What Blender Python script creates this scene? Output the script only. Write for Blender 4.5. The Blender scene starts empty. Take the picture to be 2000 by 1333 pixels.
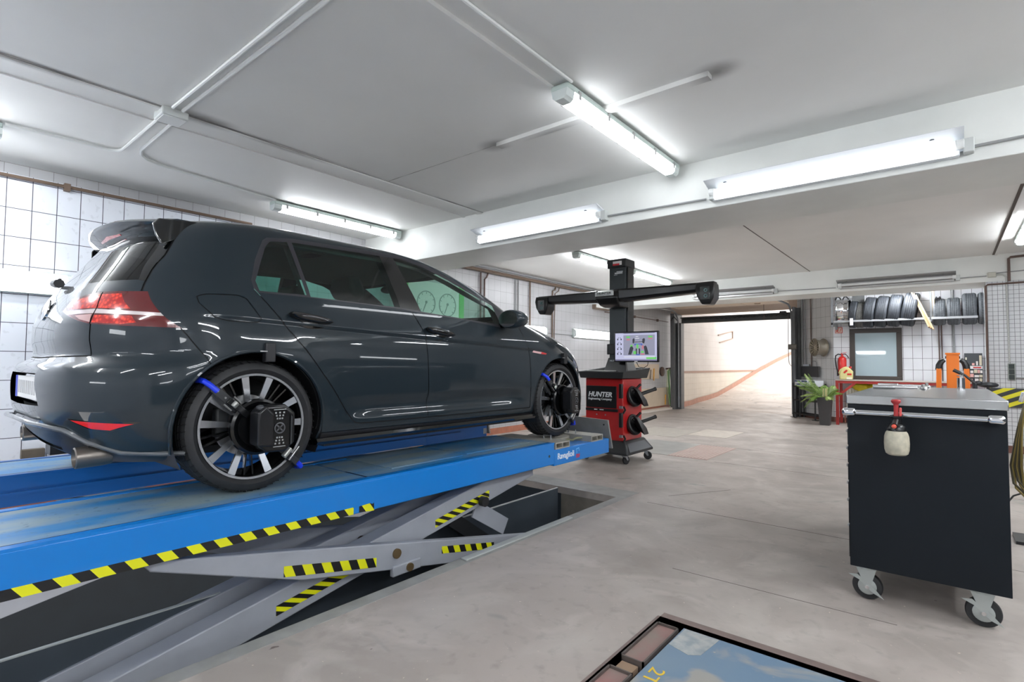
import bpy, math, random
from mathutils import Matrix, Vector, Euler
random.seed(7)
C = bpy.context.scene.collection
SC = bpy.context.scene

# ---------------------------------------------------------------- camera, world, exposure
def make_camera():
    yaw, pitch, roll, f = 0.687594101, 0.0407348576, -0.00833094042, 1035.33662
    fw = Vector((-math.sin(yaw)*math.cos(pitch), math.cos(yaw)*math.cos(pitch), math.sin(pitch)))
    rt = Vector((math.cos(yaw), math.sin(yaw), 0)); dn = fw.cross(rt)
    c, s = math.cos(roll), math.sin(roll)
    r2 = c*rt + s*dn; d2 = -s*rt + c*dn
    cam = bpy.data.cameras.new('camera'); cam.sensor_width = 36; cam.sensor_fit = 'HORIZONTAL'
    cam.lens = f/2000*36; cam.clip_start = .05; cam.clip_end = 200
    o = bpy.data.objects.new('camera', cam); C.objects.link(o)
    m = Matrix((r2, -d2, -fw)).transposed().to_4x4(); m.translation = (0, 0, 1.18)
    o.matrix_world = m; SC.camera = o
make_camera()
w = bpy.data.worlds.new('sky'); SC.world = w; w.use_nodes = True
bg = w.node_tree.nodes['Background']; bg.inputs[0].default_value = (1.0, .97, .95, 1); bg.inputs[1].default_value = .65
SC.view_settings.view_transform = 'Standard'; SC.view_settings.look = 'None'; SC.view_settings.gamma = 1
SC.view_settings.use_curve_mapping = False; SC.view_settings.exposure = 2.5
TUBE = 4.5            # radiance of a lit fluorescent diffuser
SC.cycles.use_denoising = True
SC.cycles.max_bounces = 8; SC.cycles.diffuse_bounces = 5; SC.cycles.transparent_max_bounces = 12
SC.cycles.sample_clamp_indirect = 6

# ---------------------------------------------------------------- materials
def lin(c):
    return tuple(((x/255)/12.92 if x/255 <= .04045 else ((x/255+.055)/1.055)**2.4) for x in c)
MATS = {}
def nodes(name):
    m = bpy.data.materials.new(name); m.use_nodes = True
    return m, m.node_tree, m.node_tree.nodes['Principled BSDF']
def pbr(name, rgb, rough=.5, metal=0, var=0, vscale=8, coat=0, bump=0, bscale=60, spec=.5, col2=None, alpha=None, trans=0):
    if name in MATS: return MATS[name]
    m, t, b = nodes(name)
    c = lin(rgb)
    b.inputs['Base Color'].default_value = (*c, 1); b.inputs['Roughness'].default_value = rough
    b.inputs['Metallic'].default_value = metal; b.inputs['Specular IOR Level'].default_value = spec
    if coat:
        b.inputs['Coat Weight'].default_value = coat; b.inputs['Coat Roughness'].default_value = .04
    if trans: b.inputs['Transmission Weight'].default_value = trans
    N, L = t.nodes, t.links
    if var or col2:
        tc = N.new('ShaderNodeTexCoord'); nz = N.new('ShaderNodeTexNoise')
        nz.inputs['Scale'].default_value = vscale; nz.inputs['Detail'].default_value = 5
        L.new(tc.outputs['Object'], nz.inputs['Vector'])
        mx = N.new('ShaderNodeMix'); mx.data_type = 'RGBA'
        mr = N.new('ShaderNodeMapRange'); mr.inputs[1].default_value = .35; mr.inputs[2].default_value = .65
        L.new(nz.outputs['Fac'], mr.inputs[0]); L.new(mr.outputs[0], mx.inputs[0])
        c2 = lin(col2) if col2 else tuple(x*(1-var) for x in c)
        c1 = c if col2 else tuple(min(1, x*(1+var*.5)) for x in c)
        mx.inputs[6].default_value = (*c1, 1); mx.inputs[7].default_value = (*c2, 1)
        L.new(mx.outputs[2], b.inputs['Base Color'])
    if bump:
        tc2 = N.new('ShaderNodeTexCoord'); n2 = N.new('ShaderNodeTexNoise'); n2.inputs['Scale'].default_value = bscale
        bp = N.new('ShaderNodeBump'); bp.inputs['Strength'].default_value = bump; bp.inputs['Distance'].default_value = .005
        L.new(tc2.outputs['Object'], n2.inputs['Vector']); L.new(n2.outputs['Fac'], bp.inputs['Height'])
        L.new(bp.outputs[0], b.inputs['Normal'])
    MATS[name] = m
    return m
def emit(name, rgb, s):
    if name in MATS: return MATS[name]
    m, t, b = nodes(name)
    b.inputs['Base Color'].default_value = (.8, .8, .8, 1) if s > 1 else (.01, .01, .012, 1)
    b.inputs['Emission Color'].default_value = (*lin(rgb), 1); b.inputs['Emission Strength'].default_value = s
    b.inputs['Roughness'].default_value = .4
    MATS[name] = m
    return m
def tiles(name, axis, u0, v0, bw, rh, rgb, grout, mortar=.004, var=.03, rough=.22, pattern=0):
    m, t, b = nodes(name); N, L = t.nodes, t.links
    tc = N.new('ShaderNodeTexCoord'); sp = N.new('ShaderNodeSeparateXYZ'); cb = N.new('ShaderNodeCombineXYZ')
    L.new(tc.outputs['Object'], sp.inputs[0])
    def sub(sock, v):
        n = N.new('ShaderNodeMath'); n.operation = 'SUBTRACT'; n.inputs[1].default_value = v; L.new(sock, n.inputs[0]); return n.outputs[0]
    if axis == 'd':     # diagonal wall: along (x-y)/sqrt2
        n = N.new('ShaderNodeMath'); n.operation = 'SUBTRACT'; L.new(sp.outputs[0], n.inputs[0]); L.new(sp.outputs[1], n.inputs[1])
        n2 = N.new('ShaderNodeMath'); n2.operation = 'MULTIPLY'; n2.inputs[1].default_value = .70711; L.new(n.outputs[0], n2.inputs[0]); us = n2.outputs[0]
    else: us = sp.outputs['XYZ'.index(axis)]
    L.new(sub(us, u0), cb.inputs[0]); L.new(sub(sp.outputs[2], v0), cb.inputs[1])
    br = N.new('ShaderNodeTexBrick'); br.offset = 0; br.squash = 1
    br.inputs['Scale'].default_value = 1; br.inputs['Mortar Size'].default_value = mortar/2; br.inputs['Mortar Smooth'].default_value = .1
    br.inputs['Brick Width'].default_value = bw; br.inputs['Row Height'].default_value = rh; br.inputs['Bias'].default_value = 0
    c = lin(rgb); br.inputs['Color1'].default_value = (*c, 1); br.inputs['Color2'].default_value = (*[x*(1-var) for x in c], 1)
    br.inputs['Mortar'].default_value = (*lin(grout), 1)
    L.new(cb.outputs[0], br.inputs['Vector'])
    nz = N.new('ShaderNodeTexNoise'); nz.inputs['Scale'].default_value = 22 if pattern else 1.3; nz.inputs['Detail'].default_value = 4
    L.new(tc.outputs['Object'], nz.inputs['Vector'])
    mr = N.new('ShaderNodeMapRange'); mr.inputs[1].default_value = .60 if pattern else .4; mr.inputs[2].default_value = .66 if pattern else .75
    mr.inputs[3].default_value = 1.0; mr.inputs[4].default_value = .90 if pattern else .86
    L.new(nz.outputs['Fac'], mr.inputs[0])
    mx = N.new('ShaderNodeMix'); mx.data_type = 'RGBA'; mx.blend_type = 'MULTIPLY'; mx.inputs[0].default_value = 1
    L.new(br.outputs['Color'], mx.inputs[6]); L.new(mr.outputs[0], mx.inputs[7])
    L.new(mx.outputs[2], b.inputs['Base Color'])
    rr = N.new('ShaderNodeMapRange'); rr.inputs[3].default_value = rough; rr.inputs[4].default_value = .8
    L.new(br.outputs['Fac'], rr.inputs[0]); L.new(rr.outputs[0], b.inputs['Roughness'])
    bp = N.new('ShaderNodeBump'); bp.inputs['Strength'].default_value = .4; bp.inputs['Distance'].default_value = .002; bp.invert = True
    L.new(br.outputs['Fac'], bp.inputs['Height']); L.new(bp.outputs[0], b.inputs['Normal'])
    MATS[name] = m
    return m
def stripes(name, direction, width, ca, cb_, phase=0):
    """two-colour hazard stripes, measured in metres along a direction"""
    if name in MATS: return MATS[name]
    m, t, b = nodes(name); N, L = t.nodes, t.links
    tc = N.new('ShaderNodeTexCoord'); d = N.new('ShaderNodeVectorMath'); d.operation = 'DOT_PRODUCT'
    d.inputs[1].default_value = direction; L.new(tc.outputs['Object'], d.inputs[0])
    a = N.new('ShaderNodeMath'); a.operation = 'MULTIPLY_ADD'; a.inputs[1].default_value = 1/(2*width); a.inputs[2].default_value = phase+100
    L.new(d.outputs['Value'], a.inputs[0])
    fr = N.new('ShaderNodeMath'); fr.operation = 'FRACT'; L.new(a.outputs[0], fr.inputs[0])
    gt = N.new('ShaderNodeMath'); gt.operation = 'GREATER_THAN'; gt.inputs[1].default_value = .5; L.new(fr.outputs[0], gt.inputs[0])
    mx = N.new('ShaderNodeMix'); mx.data_type = 'RGBA'; L.new(gt.outputs[0], mx.inputs[0])
    mx.inputs[6].default_value = (*lin(ca), 1); mx.inputs[7].default_value = (*lin(cb_), 1)
    L.new(mx.outputs[2], b.inputs['Base Color']); b.inputs['Roughness'].default_value = .45
    MATS[name] = m
    return m
YEL = (226, 226, 20); BLK = (22, 22, 24)

# ---------------------------------------------------------------- mesh helpers
class MB:
    def __init__(s):
        s.v = []; s.f = []; s.m = []; s.mi = 0; s.T = None
    def add(s, vs, fs):
        k = len(s.v)
        for p in vs:
            p = Vector(p)
            s.v.append(s.T @ p if s.T is not None else p)
        for f in fs:
            s.f.append([i+k for i in f]); s.m.append(s.mi)
        return s
    def box(s, x0, x1, y0, y1, z0, z1):
        vs = [(x, y, z) for x in (x0, x1) for y in (y0, y1) for z in (z0, z1)]
        return s.add(vs, [(0,1,3,2),(4,6,7,5),(0,4,5,1),(2,3,7,6),(0,2,6,4),(1,5,7,3)])
    def obox(s, c, size, rot):
        a, b, d = [x/2 for x in size]; R_ = rot.to_matrix() if hasattr(rot, 'to_matrix') else rot
        vs = [Vector(c)+R_ @ Vector((x, y, z)) for x in (-a, a) for y in (-b, b) for z in (-d, d)]
        return s.add(vs, [(0,1,3,2),(4,6,7,5),(0,4,5,1),(2,3,7,6),(0,2,6,4),(1,5,7,3)])
    def bar(s, p0, p1, wd, th, up=(0, 0, 1)):
        """rectangular bar between two points: wd along up x dir, th along up"""
        p0, p1 = Vector(p0), Vector(p1); d = (p1-p0).normalized(); u = Vector(up); sd = d.cross(u).normalized(); u = sd.cross(d).normalized()
        vs = []
        for p in (p0, p1):
            for a, b in ((-1,-1),(1,-1),(1,1),(-1,1)): vs.append(p+sd*wd/2*a+u*th/2*b)
        return s.add(vs, [(0,3,2,1),(4,5,6,7),(0,1,5,4),(1,2,6,5),(2,3,7,6),(3,0,4,7)])
    def cyl(s, p0, p1, r0, r1=None, seg=20, cap=True):
        p0, p1 = Vector(p0), Vector(p1); r1 = r0 if r1 is None else r1
        d = (p1-p0).normalized(); a = d.orthogonal().normalized(); b = d.cross(a)
        vs = []
        for p, r in ((p0, r0), (p1, r1)):
            for i in range(seg):
                t = 2*math.pi*i/seg; vs.append(p+a*r*math.cos(t)+b*r*math.sin(t))
        fs = [(i, (i+1)%seg, seg+(i+1)%seg, seg+i) for i in range(seg)]
        if cap: fs += [tuple(range(seg))[::-1], tuple(range(seg, 2*seg))]
        return s.add(vs, fs)
    def tube(s, path, r, seg=8, cap=True, rs=None):
        P = [Vector(p) for p in path]; n = len(P); vs = []; a = None
        for i, p in enumerate(P):
            d = ((P[min(i+1, n-1)]-P[max(i-1, 0)])).normalized()
            if a is None: a = d.orthogonal().normalized()
            else:
                a = (a-d*a.dot(d)); a = a.normalized() if a.length > 1e-6 else d.orthogonal().normalized()
            b = d.cross(a); rr = rs[i] if rs else r
            for k in range(seg):
                t = 2*math.pi*k/seg; vs.append(p+a*rr*math.cos(t)+b*rr*math.sin(t))
        fs = [(i*seg+k, i*seg+(k+1)%seg, (i+1)*seg+(k+1)%seg, (i+1)*seg+k) for i in range(n-1) for k in range(seg)]
        if cap: fs += [tuple(range(seg))[::-1], tuple(range((n-1)*seg, n*seg))]
        return s.add(vs, fs)
    def lathe(s, prof, o=(0,0,0), axis=(0,0,1), seg=32, close=False):
        o = Vector(o); d = Vector(axis).normalized(); a = d.orthogonal().normalized(); b = d.cross(a)
        if abs(d.z) > .99: a, b = Vector((1,0,0)), d.cross(Vector((1,0,0)))
        vs = []
        for r, h in prof:
            for i in range(seg):
                t = 2*math.pi*i/seg; vs.append(o+d*h+a*r*math.cos(t)+b*r*math.sin(t))
        n = len(prof); rng = n if close else n-1
        fs = [(i*seg+k, i*seg+(k+1)%seg, ((i+1)%n)*seg+(k+1)%seg, ((i+1)%n)*seg+k) for i in range(rng) for k in range(seg)]
        if not close:
            if prof[0][0] > 1e-5: fs.append(tuple(range(seg))[::-1])
            if prof[-1][0] > 1e-5: fs.append(tuple(range((n-1)*seg, n*seg)))
        return s.add(vs, fs)
    def prism(s, poly, o, ux, uy, depth):
        """polygon in plane (o;ux,uy), extruded by depth along ux x uy"""
        o, ux, uy = Vector(o), Vector(ux), Vector(uy); nn = ux.cross(uy).normalized(); n = len(poly)
        vs = [o+ux*a+uy*b for a, b in poly]+[o+ux*a+uy*b+nn*depth for a, b in poly]
        fs = [tuple(range(n))[::-1], tuple(range(n, 2*n))]+[(i, (i+1)%n, n+(i+1)%n, n+i) for i in range(n)]
        return s.add(vs, fs)
    def sph(s, c, r, seg=20, rings=12):
        r = (r, r, r) if isinstance(r, (int, float)) else r; c = Vector(c); vs = [c+Vector((0,0,r[2]))]
        for j in range(1, rings):
            ph = math.pi*j/rings
            for i in range(seg):
                t = 2*math.pi*i/seg; vs.append(c+Vector((r[0]*math.sin(ph)*math.cos(t), r[1]*math.sin(ph)*math.sin(t), r[2]*math.cos(ph))))
        vs.append(c-Vector((0,0,r[2]))); L_ = len(vs)-1
        fs = [(0, 1+i, 1+(i+1)%seg) for i in range(seg)]
        fs += [(1+j*seg+i, 1+(j+1)*seg+i, 1+(j+1)*seg+(i+1)%seg, 1+j*seg+(i+1)%seg) for j in range(rings-2) for i in range(seg)]
        fs += [(1+(rings-2)*seg+i, L_, 1+(rings-2)*seg+(i+1)%seg) for i in range(seg)]
        return s.add(vs, fs)
    def loft(s, loops, closed=True, cap=True):
        n = len(loops[0]); vs = [p for l in loops for p in l]; rng = n if closed else n-1
        fs = [(i*n+k, i*n+(k+1)%n, (i+1)*n+(k+1)%n, (i+1)*n+k) for i in range(len(loops)-1) for k in range(rng)]
        if cap and closed: fs += [tuple(range(n))[::-1], tuple(range((len(loops)-1)*n, len(loops)*n))]
        return s.add(vs, fs)
    def build(s, name, mat, parent=None, bevel=0, seg=2, angle=35, flat=False, fixn=True):
        return make_obj(name, s.v, s.f, mat, parent, bevel, seg, angle, s.m, flat, fixn)
WORLD = {}
def make_obj(name, vs, fs, mat, parent=None, bevel=0, seg=2, angle=35, mi=None, flat=False, fixn=True):
    me = bpy.data.meshes.new(name)
    if parent is not None:
        inv = WORLD[parent.name].inverted(); vs = [inv @ Vector(p) for p in vs]
    me.from_pydata([tuple(p) for p in vs], [], fs)
    if fixn:
        import bmesh
        bm = bmesh.new(); bm.from_mesh(me); bmesh.ops.recalc_face_normals(bm, faces=bm.faces); bm.to_mesh(me); bm.free()
    mats = mat if isinstance(mat, (list, tuple)) else [mat]
    for m in mats: me.materials.append(m)
    if mi and len(mats) > 1: me.polygons.foreach_set('material_index', mi)
    if not flat:
        me.shade_smooth(); me.set_sharp_from_angle(angle=math.radians(angle))
    me.update()
    o = bpy.data.objects.new(name, me); C.objects.link(o)
    if parent is not None:
        o.parent = parent; WORLD[o.name] = WORLD[parent.name]
    else: WORLD[o.name] = Matrix.Identity(4)
    if bevel:
        b = o.modifiers.new('bevel', 'BEVEL'); b.width = bevel; b.segments = seg; b.limit_method = 'ANGLE'; b.angle_limit = math.radians(40)
        b.harden_normals = False
    return o
def tag(o, label=None, cat=None, group=None, kind=None):
    if label: o['label'] = label
    if cat: o['category'] = cat
    if group: o['group'] = group
    if kind: o['kind'] = kind
    return o
def thing(name, label, cat, loc=(0,0,0), rz=0, group=None):
    o = bpy.data.objects.new(name, None); C.objects.link(o); o.empty_display_size = .1
    o.location = loc; o.rotation_euler = (0, 0, rz)
    WORLD[o.name] = Matrix.Translation(loc) @ Matrix.Rotation(rz, 4, 'Z')
    return tag(o, label, cat, group)
def copy_tree(o, parent=None):
    c = o.copy(); C.objects.link(c)
    if parent is not None: c.parent = parent
    WORLD[c.name] = WORLD[o.name]
    for ch in list(o.children): copy_tree(ch, c)
    return c
def dup(root, dloc, label=None, group=None, rot=None):
    c = copy_tree(root); c.location = Vector(root.location)+Vector(dloc)
    if rot is not None: c.rotation_euler = rot
    if label: c['label'] = label
    if group: c['group'] = group
    return c
def struct(name, mb, mat, **k):
    return tag(mb.build(name, mat, **k), kind='structure')
def letters(txt, name, mat, parent, o, ux, uy, h, width=None, ext=.0015, shear=0, bold=0, center=False):
    """raised lettering: lower-left corner o, reading direction ux, up direction uy, cap height h"""
    cu = bpy.data.curves.new(name, 'FONT'); cu.body = txt; cu.size = 1; cu.shear = shear; cu.extrude = .01; cu.offset = bold; cu.resolution_u = 4
    t = bpy.data.objects.new(name, cu); C.objects.link(t)
    me = bpy.data.meshes.new_from_object(t.evaluated_get(bpy.context.evaluated_depsgraph_get()))
    bpy.data.objects.remove(t); bpy.data.curves.remove(cu)
    xs = [v.co.x for v in me.vertices]; x0, x1 = min(xs), max(xs); ys = [v.co.y for v in me.vertices]; y0, y1 = min(0, min(ys)) if not center else min(ys), max(ys)
    sy = h/max(ys); sx = width/(x1-x0) if width else sy
    ux, uy = Vector(ux).normalized(), Vector(uy).normalized(); nn = ux.cross(uy)
    vs = [Vector(o)+ux*(v.co.x-x0)*sx+uy*v.co.y*sy+nn*(v.co.z/.01*ext) for v in me.vertices]
    fs = [list(p.vertices) for p in me.polygons]
    bpy.data.meshes.remove(me)
    return make_obj(name, vs, fs, mat, parent, flat=True)
# ================================================================ materials of the place
def floor_mat(name='concrete_floor', base=(172, 163, 156), dark=(154, 146, 139), light=(186, 178, 171)):
    m, t, b = nodes(name); N, L = t.nodes, t.links
    tc = N.new('ShaderNodeTexCoord')
    def noise(s, d, lo, hi, dist=0):
        n = N.new('ShaderNodeTexNoise'); n.inputs['Scale'].default_value = s; n.inputs['Detail'].default_value = d; n.inputs['Distortion'].default_value = dist
        L.new(tc.outputs['Object'], n.inputs['Vector'])
        r = N.new('ShaderNodeMapRange'); r.inputs[1].default_value = lo; r.inputs[2].default_value = hi; L.new(n.outputs['Fac'], r.inputs[0]); return r.outputs[0]
    def mix(f, a, b_):
        x = N.new('ShaderNodeMix'); x.data_type = 'RGBA'; L.new(f, x.inputs[0])
        for k, v in ((6, a), (7, b_)):
            if isinstance(v, tuple): x.inputs[k].default_value = (*lin(v), 1)
            else: L.new(v, x.inputs[k])
        return x.outputs[2]
    c = mix(noise(.9, 6, .38, .66, .6), base, dark)
    c = mix(noise(2.3, 8, .52, .72, 1), c, light)
    c = mix(noise(14, 6, .55, .75), c, dark)
    c = mix(noise(1.1, 9, .50, .75, 2), c, (180, 173, 166))
    c = mix(noise(6, 8, .62, .80, 1.5), c, dark)
    c = mix(noise(1.7, 3, .66, .74, 2), c, (138, 138, 132))
    c = mix(noise(45, 2, .72, .76), c, (205, 196, 182))
    c = mix(noise(9, 3, .76, .79, 1), c, (96, 84, 80))
    L.new(c, b.inputs['Base Color'])
    n = N.new('ShaderNodeMapRange'); n.inputs[3].default_value = .38; n.inputs[4].default_value = .62
    L.new(noise(3, 5, .3, .7), n.inputs[0]); L.new(n.outputs[0], b.inputs['Roughness'])
    n2 = N.new('ShaderNodeTexNoise'); n2.inputs['Scale'].default_value = 90; n2.inputs['Detail'].default_value = 6; L.new(tc.outputs['Object'], n2.inputs['Vector'])
    bp = N.new('ShaderNodeBump'); bp.inputs['Strength'].default_value = .12; bp.inputs['Distance'].default_value = .003
    L.new(n2.outputs['Fac'], bp.inputs['Height']); L.new(bp.outputs[0], b.inputs['Normal'])
    MATS[name] = m
    return m
FLOOR = floor_mat()
CRACK = pbr('joint_dark', (96, 88, 83), .8)
CEIL = pbr('ceiling_paint', (230, 230, 227), .55, var=.04, vscale=1.2, bump=.05, bscale=30)
def soot(mat, spots):
    t = mat.node_tree; N, L = t.nodes, t.links; b = N['Principled BSDF']; src = b.inputs['Base Color'].links[0].from_socket
    tc = N.new('ShaderNodeTexCoord'); nz = N.new('ShaderNodeTexNoise'); nz.inputs['Scale'].default_value = 9; L.new(tc.outputs['Object'], nz.inputs['Vector']); acc = None
    for cx, cy, rx, ry, st in spots:
        a = N.new('ShaderNodeVectorMath'); a.operation = 'SUBTRACT'; a.inputs[1].default_value = (cx, cy, 2.75); L.new(tc.outputs['Object'], a.inputs[0])
        m = N.new('ShaderNodeVectorMath'); m.operation = 'MULTIPLY'; m.inputs[1].default_value = (1/rx, 1/ry, 0); L.new(a.outputs[0], m.inputs[0])
        ln = N.new('ShaderNodeVectorMath'); ln.operation = 'LENGTH'; L.new(m.outputs[0], ln.inputs[0])
        r = N.new('ShaderNodeMapRange'); r.interpolation_type = 'SMOOTHSTEP'; r.inputs[1].default_value = 1; r.inputs[2].default_value = 0; r.inputs[3].default_value = 0; r.inputs[4].default_value = st; L.new(ln.outputs['Value'], r.inputs[0])
        if acc is None: acc = r.outputs[0]
        else:
            x = N.new('ShaderNodeMath'); x.operation = 'MAXIMUM'; L.new(acc, x.inputs[0]); L.new(r.outputs[0], x.inputs[1]); acc = x.outputs[0]
    k = N.new('ShaderNodeMath'); k.operation = 'MULTIPLY_ADD'; k.inputs[1].default_value = .8; k.inputs[2].default_value = .6; L.new(nz.outputs['Fac'], k.inputs[0])
    k2 = N.new('ShaderNodeMath'); k2.operation = 'MULTIPLY'; k2.use_clamp = True; L.new(k.outputs[0], k2.inputs[0]); L.new(acc, k2.inputs[1])
    mx = N.new('ShaderNodeMix'); mx.data_type = 'RGBA'; L.new(k2.outputs[0], mx.inputs[0]); L.new(src, mx.inputs[6]); mx.inputs[7].default_value = (*lin((104, 102, 99)), 1)
    L.new(mx.outputs[2], b.inputs['Base Color'])
soot(CEIL, [(-2.50, 2.83, .17, .13, .75), (-2.02, 2.87, .28, .07, .55), (-.93, 2.83, .17, .12, .75), (-3.70, 1.36, .10, .26, .7), (-3.73, .45, .05, .5, .6), (-3.73, 1.95, .05, .55, .55), (-3.73, -.4, .05, .5, .5), (-4.85, .42, .2, .22, .6)])
BEAMP = pbr('beam_paint', (226, 228, 224), .5, var=.05, vscale=2.5, bump=.12, bscale=14)
T_NEAR = tiles('tiles_near', 'Y', .643, 2.575, .1517, .2233, (222, 226, 233), (62, 62, 74), .0055, .02, .2, pattern=1)
T_FAR = tiles('tiles_far', 'Y', .643, 2.56, .152, .187, (180, 180, 182), (134, 132, 130), .004, .04, .3)
T_BACK = tiles('tiles_back', 'X', -1.85, .88, .148, .223, (226, 227, 231), (66, 66, 70), .006, .03, .25)
T_DIAG = tiles('tiles_diagonal', 'd', 0, .88, .148, .223, (222, 222, 222), (150, 148, 146), .005, .03, .3)
T_PIL = tiles('mosaic_pillar', 'X', .45, 2.30, .0545, .0585, (214, 217, 220), (112, 116, 120), .0048, .02, .25)
T_RAMP = tiles('tiles_ramp', 'Y', 14, .95, .15, .187, (226, 224, 222), (200, 194, 190), .004, .02, .35)
T_DADO = tiles('tiles_dado', 'Y', 14, .95, .15, .16, (234, 226, 212), (208, 196, 174), .004, .03, .35)
TERRA = pbr('terracotta_base', (170, 108, 84), .5, var=.15)
BASEB = pbr('brown_baseboard', (118, 82, 72), .5, var=.2)
STEELD = pbr('pit_steel', (74, 82, 90), .42, metal=.3, var=.12, vscale=3)
PITC = pbr('pit_concrete', (128, 122, 112), .8, var=.25, vscale=5)
GREYP = pbr('frame_grey', (96, 98, 100), .45, var=.08)
WHITEP = pbr('white_plastic', (226, 228, 226), .35)
CONDP = pbr('white_conduit', (222, 224, 222), .4)
CONDG = pbr('grey_conduit', (150, 152, 152), .45)
BROWNPIPE = pbr('brown_pipe', (108, 90, 76), .45, var=.15)
RUSTP = pbr('dark_pipe', (104, 84, 76), .5, var=.2)
DARKP = pbr('black_paint', (30, 31, 33), .35)
GALV = pbr('galvanised', (150, 154, 158), .35, metal=.7, var=.1)
CHROME = pbr('chrome', (225, 226, 228), .1, metal=1)
STEEL = pbr('steel', (170, 170, 170), .28, metal=.9)
RUBBER = pbr('rubber', (34, 35, 37), .62, var=.15, vscale=12)
WOOD = pbr('pale_wood', (206, 176, 136), .6, var=.15, vscale=6)
CARD = pbr('cardboard', (200, 168, 122), .75, var=.12)

# ================================================================ room shell
PX0, PX1, PY1 = -3.45, -2.2, 4.25          # pit opening
mb = MB()
def fq(x0, x1, y0, y1): mb.box(x0, x1, y0, y1, -.06, 0)
LX0, LY1, LXE = -1.06, 2.40, 1.6           # recess of the floor lift
fq(-5.9, -4.72, -4, 16); fq(-4.72, PX1, PY1, 16); fq(PX1, LX0, -4, 16)
fq(LX0, 4, LY1, 16); fq(LX0, 4, -4, .2); fq(LXE, 4, .2, LY1)
mb.mi = 1
for x0, y0, x1, y1 in ((-2.0, 4.27, .6, 4.27), (-1.95, 4.6, -1.6, 5.2), (-2.2, 6.55, .9, 6.55), (-2.3, 7.8, .9, 7.85), (-1.25, 3.0, -.2, 3.02)):
    mb.bar((x0, y0, .0005), (x1, y1, .0005), .0035, .001)
mb.mi = 2
mb.box(PX1-.085, PX1+.0, -4, PY1+.0, -.001, .0012)
mb.box(-4.72, PX1, PY1, PY1+.28, -.001, .0012)
struct('floor', mb, [FLOOR, CRACK, pbr('pit_kerb', (150, 150, 146), .5, var=.15)])
PITD = pbr('pit_dark_tone', (30, 40, 48), .6, var=.1)  # darker tone for the pit beyond the divider
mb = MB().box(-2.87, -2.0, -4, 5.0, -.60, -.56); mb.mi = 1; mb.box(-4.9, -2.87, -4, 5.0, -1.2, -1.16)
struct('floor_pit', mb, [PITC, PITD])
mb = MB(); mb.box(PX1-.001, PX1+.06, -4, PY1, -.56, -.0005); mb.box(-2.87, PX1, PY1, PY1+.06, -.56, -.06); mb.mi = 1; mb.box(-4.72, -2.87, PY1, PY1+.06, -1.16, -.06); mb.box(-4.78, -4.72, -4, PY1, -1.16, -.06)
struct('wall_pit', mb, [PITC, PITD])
mb = MB().box(-5.9, 4, -4, 4.04, 2.75, 2.85); mb.box(-5.9, 4, 4.04, 9.98, 2.75, 2.85); mb.box(-5.9, 4, 9.98, 14, 2.75, 2.85)
struct('ceiling', mb, CEIL)
mb = MB().box(-6.0, 4, 4.04, 4.73, 2.37, 2.76)
tag(mb.build('ceiling_beam', BEAMP, bevel=.006), kind='structure')
mb = MB().box(-6.0, 4, 9.98, 10.72, 2.37, 2.76)
tag(mb.build('ceiling_beam', BEAMP, bevel=.006), kind='structure')
mb = MB().box(-5.95, -5.78, -4, 14.0, 0, 2.76)
struct('wall_left', mb, T_FAR)
mb = MB().box(-5.79, -5.60, -4, 2.45, 0, 2.62)
struct('wall_left_panel', mb, T_NEAR)
mb = MB().box(-5.78, -5.765, 2.45, 13.7, 0, .10); mb.box(-5.6, -5.585, -4, 2.45, 0, .1)
struct('baseboard_left', mb, TERRA)
mb = MB().box(-1.85, .80, 12.9, 13.0, 0, 2.76)
struct('wall_back', mb, T_BACK)
a = .70711
mb = MB(); mb.prism([(-1.85, 12.9), (-2.68, 13.73), (-2.60, 13.81), (-1.85, 13.06)], (0, 0, 0), (1, 0, 0), (0, 1, 0), 2.76)
struct('wall_diagonal', mb, T_DIAG)
mb = MB().prism([(-1.85, 12.885), (-2.62, 13.655), (-2.62, 13.68), (-1.85, 12.91)], (0, 0, 0), (1, 0, 0), (0, 1, 0), .1); mb.box(-1.85, .5, 12.885, 12.9, 0, .1)
mb.box(.47, 1.6, 9.965, 9.98, 0, .1)
struct('baseboard_back', mb, BASEB)
mb = MB().box(.46, 4, 9.98, 10.6, 0, 2.37); mb.box(.44, .46, 9.975, 10.6, 0, 2.37)
struct('wall_pillar', mb, T_PIL)
mb = MB().box(.72, .8, 10.6, 12.9, 0, 2.76)
struct('wall_alcove', mb, T_BACK)
mb = MB().box(4, 4.1, -4, 12, 0, 2.8)
mb.mi = 1; mb.box(3.98, 4, -4, 12, 0, 1.45)  # unseen dark band added so the car flank mirrors less white wall
struct('wall_right', mb, [T_FAR, pbr('reflection_band_dark', (58, 62, 66), .5, var=.3, vscale=1.5)])
mb = MB().box(-6, 4.1, -4.1, -4, 0, 2.8)
struct('wall_rear', mb, T_BACK)

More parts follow.
